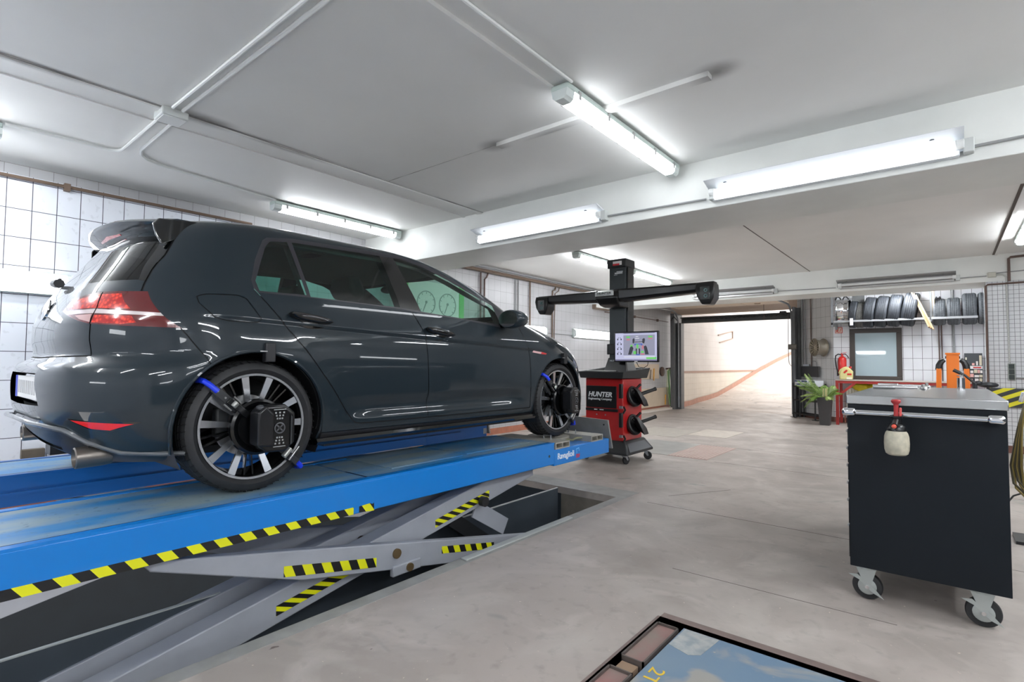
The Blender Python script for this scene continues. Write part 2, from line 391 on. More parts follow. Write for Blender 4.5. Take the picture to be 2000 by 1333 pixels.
# ramp outside the garage door
prof = [(14.0, 0.0), (14.8, .03), (15.2, .07), (16.1, .11), (16.94, .17), (18, .32), (19.04, .48), (20.3, .69), (21.61, .90), (24.35, 1.29), (27.75, 1.72), (34, 2.5)]
mb = MB()
for (y0, z0), (y1, z1) in zip(prof, prof[1:]):
    mb.add([(-5.62, y0, z0), (-1.5, y0, z0), (-1.5, y1, z1), (-5.62, y1, z1)], [(0, 1, 2, 3)])
struct('floor_ramp', mb, floor_mat('ramp_concrete', (206, 198, 190), (190, 182, 174), (218, 210, 202)))
mb = MB()
mb.add([(-5.6, 13.9, .95), (-5.6, 34, .95), (-5.6, 34, 4.6), (-5.6, 22.6, 3.12), (-5.6, 13.9, 3.1)], [(0, 1, 2, 3, 4)])
struct('wall_ramp', mb, T_RAMP)
mb = MB(); mb.add([(-5.598, 13.9, 0), (-5.598, 34, 0), (-5.598, 34, .95), (-5.598, 13.9, .95)], [(0, 1, 2, 3)])
struct('wall_ramp_dado', mb, T_DADO)
mb = MB().box(-5.6, -5.575, 13.9, 34, .93, .985)
struct('trim_1', mb, pbr('ramp_rail', (176, 142, 124), .5))
mb = MB()
for (y0, z0), (y1, z1) in zip(prof, prof[1:]):
    mb.add([(-5.58, y0, z0), (-5.58, y1, z1), (-5.58, y1, z1+.14), (-5.58, y0, z0+.14)], [(0, 1, 2, 3)])
struct('baseboard_ramp', mb, pbr('ramp_base', (196, 148, 128), .5, var=.1))
mb = MB().box(-1.5, -1.4, 14.0, 34, 0, 3.1); mb.box(-2.6, -1.4, 13.75, 14.0, 0, 2.76)
struct('wall_ramp_right', mb, T_RAMP)
mb = MB().box(-5.9, -1.4, 13.95, 17.2, 3.0, 3.1); mb.box(-5.8, -2.6, 13.85, 14.0, 2.5, 3.1)
struct('ceiling_ramp', mb, pbr('ramp_soffit', (226, 204, 186), .6))
mb = MB()
for a_, b_ in (((-5.585, 17.08, 2.10), (-5.585, 18.53, 2.30)), ((-5.585, 17.2, 1.87), (-5.585, 18.52, 2.05)), ((-5.585, 18.53, 2.31), (-5.585, 18.53, 2.04))):
    mb.bar(a_, b_, .03, .03, up=(1, 0, 0))
tag(mb.build('sloped_handrail_bracket', pbr('handrail_brown', (170, 148, 132), .5)), 'small brown slanted frame mounted on the white tiled ramp wall outside', 'bracket')

# ceiling seams and painted battens
mb = MB(); mb.box(-3.80, -3.735, -4, 4.04, 2.735, 2.751); mb.box(-4.01, -3.985, -4, 4.04, 2.742, 2.751)
mb.mi = 1; mb.box(-3.735, -3.722, -4, 4.04, 2.744, 2.751)
struct('trim_2', mb, [CEIL, pbr('sooty_paint', (120, 118, 116), .7, col2=(196, 195, 192), vscale=1.8)])
mb = MB(); mb.box(-1.80, -1.755, 4.73, 9.98, 2.742, 2.751); mb.mi = 1; mb.box(-1.755, -1.745, 4.73, 9.98, 2.746, 2.751)
struct('trim_3', mb, [CEIL, CRACK])
mb = MB(); mb.box(-2.46, -.96, 2.80, 2.86, 2.722, 2.752)
mb.mi = 1; mb.box(-3.75, -2.5, 2.825, 2.832, 2.748, 2.7515)
struct('trim_4', mb, [CEIL, pbr('soot_mark', (150, 148, 145), .7, col2=(206, 206, 203), vscale=7)])
mb = MB().box(-1.72, -1.695, -4, 4.04, 2.728, 2.752)
mb.mi = 1; mb.box(-1.732, -1.72, -4, 4.04, 2.746, 2.7515)
struct('trim_5', mb, [CEIL, MATS['sooty_paint']])
mb = MB().box(.54, .57, 4.73, 9.98, 2.735, 2.752); mb.mi = 1; mb.box(.515, .54, 4.73, 9.98, 2.745, 2.7515)
struct('trim_6', mb, [CEIL, CRACK])

# ================================================================ lamps
def batten(label, x, y0, y1, zc=2.75, name='ceiling_lamp', w=.115, h=.10, k=1.0):
    """waterproof twin-tube batten along y, hung just below the ceiling"""
    t = thing(name, label, 'lamp', (x, (y0+y1)/2, zc), 0, 'fluorescent batten lamps')
    m = MB().box(x-w/2, x+w/2, y0, y1, zc-.045, zc-.012)
    m.box(x-.03, x+.03, y0+.3, y0+.36, zc-.02, zc); m.box(x-.03, x+.03, y1-.36, y1-.3, zc-.02, zc)
    m.build('housing', pbr('lamp_housing', (190, 204, 198), .4), t, bevel=.006)
    pf = [(-w/2+.004, -.045), (-w/2+.012, -.085), (-w/2+.03, -.10), (w/2-.03, -.10), (w/2-.012, -.085), (w/2-.004, -.045)]
    m = MB().loft([[(x+a, y, zc+b) for a, b in pf] for y in (y0+.075, y1-.075)])
    m.build('diffuser', emit('lit_diffuser_%d' % round(k*100), (246, 250, 255), TUBE*k), t)
    for e0, e1, nm in ((y0, y0+.075, 'end_cap'), (y1-.075, y1, 'end_cap')):
        m = MB().loft([[(x+a, y, zc+b) for a, b in pf] for y in (e0, e1)]); m.build(nm, pbr('lamp_end', (214, 222, 220), .25), t)
    n = 5
    for i in range(n):
        y = y0+.12+(y1-y0-.24)*i/(n-1)
        for s in (-1, 1):
            MB().box(x+s*(w/2)-.006, x+s*(w/2)+.006, y-.012, y+.012, zc-.075, zc-.03).build('clip', STEEL, t)
    return t
batten('lit fluorescent batten above the car roof, hung near the long white battens beside it', -1.645, 2.40, 3.98, k=.5)['label'] = 'lit batten lamp on the ceiling before the big beam, brightest and largest of all'
batten('lit batten lamp on the ceiling close to the tiled left wall, above the car roof', -5.06, 2.46, 4.00, k=1.0)
batten('end of a lit batten lamp cut off at the left edge of the photo', -4.86, -1.05, .52, k=3.0)
batten('lit batten lamp behind the beam, left of the black column top', -4.0, 6.25, 7.82, k=2.2)
batten('lit batten lamp behind the beam, right of the black column top', -4.0, 7.95, 9.52, k=2.2)
batten('end of a lit batten lamp cut off at the right edge of the photo', .72, 7.3, 8.87, k=1.5)

def beam_lamp(label, x0, x1, yb, lit, mesh_y=0):
    """open reflector lamp fixed to the face of a beam"""
    t = thing('beam_lamp', label, 'lamp', ((x0+x1)/2, yb, 2.47), 0, 'reflector lamps on the beams')
    zc = 2.47
    refl = pbr('reflector_white', (228, 232, 236), .18, spec=.6) if lit else pbr('reflector_dull', (186, 186, 186), .25, metal=.5)
    m = MB()
    pf = [(0, .055), (-.132, .078), (-.136, .074), (-.01, .035), (-.012, -.03), (0, -.03)]
    m.loft([[(x, yb+a, zc+b) for a, b in pf] for x in (x0-.02, x1)])
    m.build('reflector', refl, t)
    for fx in (.08, .90):
        MB().cyl((x0+(x1-x0)*fx, yb-.0650, zc+.0520), (x0+(x1-x0)*fx, yb-.0660, zc+.0560), .012, seg=16).build('knockout', pbr('hole_grey', (60, 62, 66), .5), t)
    MB().box(x0+.02, x1-.02, yb-.05, yb, zc-.062, zc-.03).build('ballast_channel', refl, t, bevel=.004)
    MB().cyl((x0+.035, yb-.058, zc-.002), (x1-.035, yb-.058, zc-.002), .021, seg=16).build('tube', emit('lit_tube', (246, 250, 255), TUBE*.10) if lit else pbr('unlit_tube', (214, 216, 216), .15), t)
    if lit:
        MB().loft([[(x, yb+a, zc+b) for a, b in ((-.052, -.062), (-.085, -.055), (-.09, -.03), (-.05, -.03))] for x in (x0+.04, x1-.04)]).build('diffuser', emit('lit_lower', (246, 250, 255), TUBE*.10), t)
    for xe, s in ((x0, 1), (x1, -1)):
        MB().cyl((xe, yb-.058, zc-.002), (xe+s*.04, yb-.058, zc-.002), .028, seg=16).build('lamp_holder', WHITEP, t, bevel=.004)
        MB().box(xe-.005, xe+.045, yb-.06, yb, zc-.055, zc+.03).build('end_block', pbr('end_block_grey', (196, 200, 198), .4), t, bevel=.006)
    return t
beam_lamp('lit reflector lamp on the beam face, nearest the right edge of the photo', -1.36, .10, 4.04, True)
beam_lamp('lit reflector lamp on the beam face above the car windscreen', -3.76, -2.29, 4.04, True)
beam_lamp('unlit reflector lamp on the far beam above the tyre shelf', -1.34, .12, 9.98, False)
beam_lamp('unlit reflector lamp on the far beam, partly behind the black sensor arm', -3.72, -2.29, 9.98, False)

def wall_lamp(label, x, y0, y1, z=1.78, h=.165, s=1, k=.5):
    t = thing('wall_lamp', label, 'lamp', (x, (y0+y1)/2, z), 0, 'long lamps on the tiled wall')
    MB().box(x, x+s*.035, y0-.03, y1+.03, z-h/2-.006, z+h/2+.006).build('housing', pbr('lamp_housing', (190, 204, 198), .4), t, bevel=.005)
    pf = [(.035, -h/2), (.07, -h/2+.015), (.085, -h/4), (.085, h/4), (.07, h/2-.015), (.035, h/2)]
    MB().loft([[(x+s*a, y, z+b) for a, b in pf] for y in (y0, y1)]).build('diffuser', emit('lit_wall_%d' % round(k*100), (246, 250, 255), TUBE*k), t)
    for e0, e1 in ((y0-.035, y0), (y1, y1+.035)):
        MB().loft([[(x+s*a, y, z+b) for a, b in pf] for y in (e0, e1)]).build('end_cap', pbr('lamp_end', (214, 222, 220), .25), t)
    return t
wall_lamp('lit wall lamp on the white tiles behind the car tailgate', -5.60, -.55, 1.02, k=.27)
wall_lamp('lit wall lamp on the tiled wall just above the car bonnet', -5.78, 6.4, 7.93, 1.76, k=.38)
wall_lamp('lit wall lamp on the tiled wall left of the black column', -5.78, 8.95, 10.5, k=.38)
# first two mirrored in the car's paint, later ones added to brighten the room
wall_lamp('lit wall lamp on the wall behind the camera, seen reflected in the rear door', 4.0, .3, 1.9, 1.8, s=-1)
wall_lamp('lit wall lamp behind the camera, seen reflected in the front door', 4.0, 3.2, 4.8, 1.8, s=-1)
batten('added fill batten lamp just right of the camera, unseen', 1.5, .2, 1.78, k=2.4)  # added because ceiling and floor came out too dark
batten('added fill batten lamp beyond the right edge past the trolley, unseen', 1.5, 5.2, 6.78, k=2.4)
wall_lamp('added fill wall lamp on the right wall far behind the camera, unseen', 4.0, -2.8, -1.2, 1.8, s=-1)
batten('added fill batten lamp far behind the camera on the car side, unseen', -1.6, -2.8, -1.2, k=2.4)
batten('added fill batten lamp over the rear end of the lift, outside the frame', -3.3, -2.8, -1.2, k=3.4)  # added to lift the dark left ceiling and tiles
batten('added fill batten lamp far behind the camera to the right, unseen', 1.5, -2.8, -1.2, k=2.4)
batten('added fill batten lamp over the trolley side of the room, outside the frame', 1.5, 2.6, 4.0, k=2.4)  # this row is added fill over the unseen right half
batten('added fill batten lamp near the right wall behind the camera, outside the frame', 3.0, .2, 1.78, k=2.4)
batten('added fill batten lamp near the right wall level with the trolley, outside the frame', 3.0, 4.2, 5.78, k=2.4)
batten('added fill batten lamp near the rear wall, outside the frame on the far right', 3.0, -2.8, -1.2, k=2.4)
wall_lamp('added fill wall lamp at the far end of the right wall, unseen', 4.0, 6.2, 7.8, 1.8, s=-1)

t = thing('wall_lamp', 'lit wall lamp on the rear wall, seen reflected in the dark framed window', 'lamp', (-2.9, -4.0, 1.78), 0, 'long lamps on the tiled wall')
MB().box(-3.63, -2.17, -4.0, -3.965, 1.69, 1.87).build('housing', MATS['lamp_housing'], t, bevel=.005)
MB().loft([[(x, -4.0+a, 1.78+b) for a, b in ((.035, -.08), (.07, -.07), (.085, -.04), (.085, .04), (.07, .07), (.035, .08))] for x in (-3.6, -2.2)]).build('diffuser', MATS['lit_wall_50'], t)
# ================================================================ conduits, pipes, cables
def conduit(name, label, path, r, mat, cat='pipe', extra=None, group=None):
    m = MB().tube(path, r, 8)
    if extra: extra(m)
    return tag(m.build(name, mat), label, cat, group)
Z = 2.735
conduit('cable_conduit', 'white conduit from the top edge to the ceiling junction box, left one of a pair', [(-.3, 1.205, Z), (-3.66, 1.20, Z)], .011, CONDP, group='pair of conduits across the ceiling')
conduit('cable_conduit', 'white conduit from the top edge to the ceiling junction box, right one of a pair', [(-.3, 1.145, Z), (-3.66, 1.145, Z)], .011, CONDP, group='pair of conduits across the ceiling')
t = thing('junction_box', 'white square junction box on the ceiling where the conduits meet', 'junction box', (-3.78, 1.19, 2.75))
MB().box(-3.86, -3.70, 1.10, 1.25, 2.70, 2.751).build('box', pbr('box_grey', (204, 208, 206), .4), t, bevel=.008)
MB().box(-3.85, -3.71, 1.11, 1.24, 2.694, 2.70).build('lid', WHITEP, t, bevel=.003)
def arc(c, r, a0, a1, n, z):
    return [(c[0]+r*math.cos(math.radians(a0+(a1-a0)*i/n)), c[1]+r*math.sin(math.radians(a0+(a1-a0)*i/n)), z) for i in range(n+1)]
conduit('cable_conduit', 'white conduit bending from the junction box towards the lamp at the left edge', [(-3.86, 1.14, Z), (-4.68, 1.15, Z)]+arc((-4.68, 1.05), .1, 90, 180, 6, Z)+[(-4.8, .53, Z)], .011, CONDP)
conduit('cable_conduit', 'white conduit bending from the junction box towards the batten lamp over the car', [(-3.86, 1.22, Z), (-4.60, 1.24, Z), (-4.70, 1.27, Z), (-4.78, 1.33, Z), (-4.83, 1.42, Z), (-4.86, 1.6, Z), (-5.0, 2.46, Z)], .011, CONDP)
conduit('cable_conduit', 'white conduit running along the ceiling into the biggest batten lamp', [(-1.575, -.5, Z), (-1.575, 2.42, Z)], .009, CONDP)
conduit('lamp_cable', 'grey cable on the beam face joining its two lit lamps', [(-2.28, 4.025, 2.455), (-1.4, 4.025, 2.44)], .008, CONDG, 'cable')
conduit('lamp_cable', 'grey cable on the beam face leaving its lamp for the right edge', [(.12, 4.025, 2.455), (1.5, 4.025, 2.48)], .008, CONDG, 'cable')
conduit('lamp_cable', 'grey cable on the far beam joining its two unlit lamps', [(-2.27, 9.965, 2.455), (-1.38, 9.965, 2.44)], .008, CONDG, 'cable')
conduit('lamp_cable', 'grey cable on the far beam from its lamp to the small junction box', [(.14, 9.965, 2.45), (.45, 9.965, 2.455)], .008, CONDG, 'cable')
t = thing('junction_box', 'small grey junction box on the far beam above the mosaic pillar', 'junction box', (.49, 9.98, 2.46))
MB().box(.46, .55, 9.945, 9.98, 2.43, 2.50).build('box', pbr('box_beige', (178, 178, 166), .5), t, bevel=.004)
MB().box(.467, .543, 9.94, 9.945, 2.437, 2.493).build('lid', pbr('box_beige2', (188, 188, 176), .5), t, bevel=.002)
conduit('cable_conduit', 'grey conduit dropping from the far junction box down the pillar to the socket', [(.55, 9.965, 2.465), (.62, 9.965, 2.46), (.65, 9.965, 2.42), (.66, 9.965, 1.24)], .011, pbr('beige_conduit', (186, 188, 184), .5))
conduit('cable_conduit', 'thin grey conduit leaving the far junction box for the right edge', [(.55, 9.965, 2.485), (.9, 9.965, 2.50)], .007, CONDG)
conduit('water_pipe', 'dark brown pipe stepping down the far beam and along the pillar top', [(.95, 9.955, 2.70), (.70, 9.955, 2.69), (.68, 9.955, 2.67), (.68, 9.955, 2.36)], .016, RUSTP)
conduit('water_pipe', 'dark brown pipe under the far beam turning down beside the tyre shelf', [(.95, 9.955, 2.335), (.46, 9.955, 2.33), (.435, 9.955, 2.31), (.435, 9.955, .2)], .013, RUSTP)
def clamps(m):
    m.box(-5.6, -5.555, .98, 1.02, 2.56, 2.62)
conduit('water_pipe', 'brown pipe along the top of the near tiled wall panel', [(-5.575, -1, 2.59), (-5.575, 2.5, 2.60)], .014, BROWNPIPE, extra=clamps)
conduit('water_pipe', 'brown pipe under the ceiling between wall panel and beam, above the car roof', [(-5.74, 2.5, 2.62), (-5.74, 4.03, 2.62)], .016, BROWNPIPE)
def fit(m):
    m.cyl((-5.70, 2.44, 2.59), (-5.70, 2.62, 2.59), .03); m.cyl((-5.70, 2.53, 2.63), (-5.70, 2.53, 2.45), .018); m.cyl((-5.7, 2.6, 2.6), (-5.7, 2.6, 2.42), .013)
m = MB(); fit(m); tag(m.build('pipe_valve', pbr('valve_grey', (140, 134, 122), .5, metal=.3)), 'grey pipe valve at the corner of the near wall panel', 'valve')
conduit('water_pipe', 'thick brown pipe under the ceiling on the far tiled wall', [(-5.72, 5.6, 2.655), (-5.72, 9.9, 2.655)], .028, BROWNPIPE)
conduit('water_pipe', 'thin dark pipe just above the thick brown one on the far tiled wall', [(-5.75, 4.75, 2.72), (-5.75, 9.9, 2.715)], .011, CONDG)
conduit('drop_pipe', 'dark bent pipe drop on the far wall nearest the windscreen', [(-5.75, 6.20, 2.62), (-5.75, 6.20, 1.4)], .014, RUSTP)
conduit('drop_pipe', 'dark hooked pipe beside the drop nearest the windscreen', [(-5.75, 6.38, 2.64), (-5.75, 6.34, 2.56), (-5.75, 6.29, 2.52), (-5.75, 6.29, 1.4)], .014, RUSTP)
conduit('drop_pipe', 'twin grey conduit drop on the wall above the door mirror', [(-5.76, 7.10, 2.62), (-5.76, 7.10, 1.5)], .011, CONDG, extra=lambda m: m.tube([(-5.76, 7.18, 2.62), (-5.76, 7.18, 1.5)], .011, 8))
conduit('drop_pipe', 'brown pipe drop on the wall behind the bonnet', [(-5.75, 7.50, 2.64), (-5.75, 7.50, 1.2)], .015, BROWNPIPE)
conduit('drop_pipe', 'brown bent pipe drop behind the left end of the sensor arm', [(-5.75, 8.30, 2.62), (-5.75, 8.28, 2.57), (-5.75, 8.20, 2.54), (-5.75, 8.19, 1.3)], .016, BROWNPIPE, extra=lambda m: m.tube([(-5.75, 8.42, 2.62), (-5.75, 8.40, 2.56), (-5.75, 8.28, 2.5), (-5.75, 8.25, 1.3)], .01, 8))
conduit('wall_cable', 'thin cable joining the wall lamps behind the bonnet', [(-5.77, 7.96, 1.74), (-5.77, 8.92, 1.74)], .007, CONDG, 'cable')
conduit('water_pipe', 'thin brown pipe along the wall right of the black column', [(-5.76, 10.2, 2.30), (-5.76, 13.6, 2.30)], .010, RUSTP, extra=lambda m: [m.box(-5.78, -5.74, y, y+.06, 2.27, 2.33) for y in (11.6, 12.9)])
mb = MB(); mb.box(-5.78, -5.70, 9.7, 10.3, 2.33, 2.57); mb.mi = 1; mb.box(-5.70, -5.69, 9.73, 10.27, 2.36, 2.54)
tag(mb.build('fuse_box', [pbr('fusebox_rim', (120, 104, 92), .5), WHITEP]), 'white box with a dark rim on the wall behind the sensor arm', 'box')
# ================================================================ garage door and its frame
mb = MB(); mb.box(-5.60, -5.50, 13.35, 13.9, 0, 2.5); mb.box(-5.50, -5.39, 13.55, 13.75, 0, 2.26)
tag(mb.build('door_1_frame', GREYP, bevel=.005), kind='structure')
mb = MB(); mb.box(-2.72, -2.66, 13.35, 13.8, 0, 2.5); mb.box(-2.66, -2.60, 13.6, 13.75, 0, 2.5)
tag(mb.build('door_1_jamb', GREYP, bevel=.005), kind='structure')
t = thing('garage_door', 'cream sectional garage door pushed up under the ceiling above the bright ramp', 'garage door', (-4.05, 13.6, 2.25))
creamp = pbr('cream_door', (232, 212, 188), .45, var=.04)
for i, (y0, y1) in enumerate(((11.0, 11.78), (11.8, 12.58), (12.6, 13.38))):
    m = MB().box(-5.38, -2.78, y0, y1, 2.60, 2.635)
    for x0 in (-5.3, -4.45, -3.6):
        m.box(x0, x0+.78, y0+.06, y1-.06, 2.592, 2.60)
    m.build('door_panel', creamp, t, bevel=.004)
m = MB().box(-5.39, -2.71, 13.58, 13.70, 2.25, 2.40); m.box(-5.39, -2.71, 13.50, 13.58, 2.37, 2.40)
m.build('lintel_rail', pbr('lintel_grey', (70, 72, 72), .45, metal=.3), t, bevel=.004)
m = MB().tube([(-5.35+i*.0132, 13.53+.022*math.cos(i*.8), 2.345+.022*math.sin(i*.8)) for i in range(190)], .006, 5)
m.build('spring', pbr('spring_dark', (52, 50, 48), .4, metal=.6), t)
for x in (-5.44, -2.755):
    MB().tube([(x, 13.5, .05), (x, 13.5, 2.2), (x, 13.45, 2.38), (x, 13.32, 2.50), (x, 13.15, 2.55), (x, 10.9, 2.56)], .022, 8).build('track', GALV, t)
m = MB().tube([(-3.35+.06*math.cos(a_), 12.95+.05*math.sin(a_), 2.585) for a_ in [k*.45 for k in range(8)]], .008, 6); m.build('handle', pbr('door_pull', (170, 140, 110), .4), t)
m = MB().box(-3.0, -2.86, 13.44, 13.54, 2.37, 2.43); m.build('hoist', DARKP, t, bevel=.005)
ch = MB()
pth = [(-2.83, 13.5, 2.40), (-2.83, 13.5, 1.9), (-2.83, 13.5, 1.35), (-2.82, 13.5, 1.22), (-2.785, 13.5, 1.16), (-2.75, 13.5, 1.2), (-2.735, 13.5, 1.35)]
ch.tube(pth, .008, 6)
tag(ch.build('hoist_chain', pbr('chain_steel', (92, 84, 84), .4, metal=.5)), 'dark chain loop hanging at the right side of the garage door', 'chain')
tag(MB().tube([(-3.3, 13.3, 2.6), (-3.3, 13.3, 2.22)], .006, 6).build('pull_cord', RUSTP), 'short thin pull cord hanging below the raised garage door', 'cord')
tag(MB().tube([(-5.52, 13.2, 2.3), (-5.50, 13.35, 2.42), (-5.46, 13.5, 2.3), (-5.45, 13.54, 2.0), (-5.45, 13.54, 1.0)], .012, 6).build('door_cable', DARKP), 'black cable curving down beside the left door post', 'cable')

# ================================================================ things on the far left wall
plyw = pbr('pale_board', (206, 190, 168), .6, var=.07, vscale=3)
tag(MB().box(-5.78, -5.735, 11.2, 12.95, .80, 1.17).build('wall_board', plyw, bevel=.004), 'pale board fixed to the wall behind the red console, upper of two', 'board')
tag(MB().box(-5.78, -5.72, 11.5, 13.58, .10, .56).build('wall_board', plyw, bevel=.004), 'pale board standing on the kerb by the door post, lower of two', 'board')
tag(MB().box(-5.78, -5.55, 11.2, 13.4, 0, .05).build('wall_kerb', pbr('kerb_white', (214, 206, 196), .6), bevel=.006), 'low white kerb along the wall left of the garage door', 'kerb')
ywood = pbr('yellow_wood', (214, 158, 66), .5)
tag(MB().bar((-5.72, 12.40, .80), (-5.72, 12.44, 1.03), .03, .02, up=(1, 0, 0)).build('wood_lath', pbr('grey_lath', (128, 116, 104), .6)), 'grey lath leaning on the upper wall board', 'lath')
tag(MB().bar((-5.72, 12.60, .76), (-5.72, 12.62, 1.06), .03, .02, up=(1, 0, 0)).build('wood_lath', ywood), 'yellow lath on the upper wall board', 'lath')
tag(MB().bar((-5.705, 13.27, .12), (-5.705, 13.29, .38), .03, .02, up=(1, 0, 0)).build('wood_lath', ywood), 'yellow lath standing on the lower wall board', 'lath')
t = thing('garden_hose', 'green hose bundle hanging on a hook beside the left door post', 'hose', (-5.66, 13.5, 1.1))
grn = [pbr('hose_green', (98, 138, 84), .5), pbr('hose_pale', (164, 180, 132), .5)]
for i in range(9):
    m = MB(); y = 13.22+.045*i; dz = random.uniform(-.06, .10)
    m.tube([(-5.66, 13.42, 1.06), (-5.63, y, 1.0), (-5.63+.01*(i % 3), y+random.uniform(-.02, .08), .55), (-5.63, y+.12+random.uniform(-.02, .05), .14+dz), (-5.62, y+.16, .12+dz)], .011, 6)
    m.build('coil', grn[i % 3 == 0], t)
MB().cyl((-5.755, 13.42, 1.05), (-5.60, 13.42, 1.07), .02).build('hook', RUSTP, t)
tag(MB().lathe([(.10, 0), (.115, .012), (.125, .03), (.12, .05), (.10, .055)], (-5.78, 13.18, .98), (1, 0, 0), 24).build('hose_hanger', pbr('hanger_brown', (92, 72, 62), .5)), 'dark brown round hanger beside the green hose', 'hanger')
# gauge chart behind the car
t = thing('gauge_chart', 'green framed wall chart with round gauges, seen through the front door window', 'chart', (-5.78, 5.35, 2.0))
gfr = pbr('chart_green', (92, 190, 96), .5)
MB().box(-5.78, -5.772, 4.72, 5.78, 1.62, 2.34).build('sheet', pbr('chart_white', (226, 234, 228), .5), t)
m = MB(); m.box(-5.78, -5.764, 4.66, 4.74, 1.58, 2.34); m.box(-5.78, -5.764, 5.74, 5.84, 1.66, 2.34); m.box(-5.78, -5.764, 4.6, 4.74, 1.95, 2.02); m.box(-5.78, -5.764, 5.70, 5.92, 1.62, 1.69)
m.build('frame', gfr, t)
gry = pbr('chart_grey', (146, 160, 155), .5)
for cy in (5.08, 5.50):
    m = MB().lathe([(.175, 0), (.175, .004), (.160, .004), (.160, 0)], (-5.772, cy, 2.03), (1, 0, 0), 32, close=True)
    for k in range(9):
        a_ = math.radians(-45+k*33.75); m.bar((-5.77, cy+.13*math.cos(a_), 2.03+.13*math.sin(a_)), (-5.77, cy+.155*math.cos(a_), 2.03+.155*math.sin(a_)), .008, .004, up=(1, 0, 0))
    m.bar((-5.769, cy, 2.04), (-5.769, cy-.06, 1.90), .012, .004, up=(1, 0, 0)); m.cyl((-5.772, cy, 2.04), (-5.767, cy, 2.04), .02)
    m.build('gauge', gry, t, flat=True)
tag(MB().box(-5.60, -5.55, .79, .93, .40, .47).build('wall_block', pbr('block_brown', (92, 84, 74), .7, var=.2), bevel=.004), 'small dark brown block on the tiles below the tailgate', 'block')

# ================================================================ alcove behind the far beam
batten('lit batten lamp hidden above the tyre shelf, seen only in the dark framed window', -.6, 10.9, 12.4, k=4.5)['label'] = 'lit batten lamp hidden behind the far beam, reflected in the dark framed window'
# window
t = MB(); t.box(-1.55, -.68, 12.87, 12.90, .88, .97); t.box(-1.55, -.68, 12.87, 12.90, 1.84, 1.93); t.box(-1.55, -1.46, 12.87, 12.90, .97, 1.84); t.box(-.77, -.68, 12.87, 12.90, .97, 1.84)
wf = tag(t.build('window_1', pbr('window_brown', (70, 64, 60), .4), bevel=.006), kind='structure')
m = MB().box(-1.46, -.77, 12.885, 12.89, .97, 1.84); g = m.build('window_1_pane', pbr('window_glass', (160, 178, 184), .02, spec=.9), wf); g['kind'] = 'structure'
# fire extinguisher sign
t = thing('fire_sign', 'small red and white fire extinguisher sign on the tiles above the extinguisher', 'sign', (-1.745, 12.9, 1.91))
signred = pbr('sign_red', (206, 48, 40), .4); signw = pbr('sign_white', (236, 232, 214), .4)
MB().box(-1.81, -1.68, 12.892, 12.90, 1.85, 1.975).build('plate', signred, t)
m = MB(); m.box(-1.798, -1.752, 12.889, 12.893, 1.862, 1.962); m.box(-1.742, -1.692, 12.889, 12.893, 1.862, 1.962); m.build('pictogram', signw, t)
m = MB(); m.cyl((-1.775, 12.888, 1.875), (-1.775, 12.888, 1.93), .013); m.box(-1.782, -1.760, 12.885, 12.89, 1.93, 1.945); m.bar((-1.725, 12.888, 1.87), (-1.705, 12.888, 1.945), .012, .004, up=(0, 1, 0)); m.build('symbol', signred, t)
# extinguisher
t = thing('fire_extinguisher', 'red fire extinguisher hanging on the tiles left of the dark window', 'fire extinguisher', (-1.68, 12.80, .98))
ER = pbr('extinguisher_red', (206, 34, 30), .3, coat=.5)
MB().lathe([(.0, .0), (.066, .0), (.074, .012), (.076, .05), (.076, .31), (.07, .345), (.05, .372), (.026, .385), (.024, .40)], (-1.68, 12.80, .98), (0, 0, 1), 28).build('cylinder', ER, t)
m = MB(); m.cyl((-1.68, 12.8, 1.375), (-1.68, 12.8, 1.42), .022); m.bar((-1.70, 12.79, 1.42), (-1.60, 12.78, 1.40), .02, .012); m.bar((-1.70, 12.79, 1.43), (-1.60, 12.78, 1.445), .02, .008); m.build('valve', ER, t)
MB().tube([(-1.70, 12.78, 1.40), (-1.745, 12.77, 1.41), (-1.79, 12.77, 1.38), (-1.80, 12.77, 1.30), (-1.785, 12.77, 1.17), (-1.76, 12.77, 1.05), (-1.755, 12.77, .99)], .012, 8).build('hose', DARKP, t)
MB().tube([(-1.66, 12.78, 1.41), (-1.62, 12.77, 1.415), (-1.58, 12.77, 1.37), (-1.565, 12.77, 1.33)], .009, 8).build('lever', DARKP, t)
MB().box(-1.70, -1.66, 12.87, 12.9, 1.1, 1.36).build('bracket', DARKP, t)
MB().cyl((-1.756, 12.77, .96), (-1.756, 12.77, 1.03), .017).build('nozzle', DARKP, t)
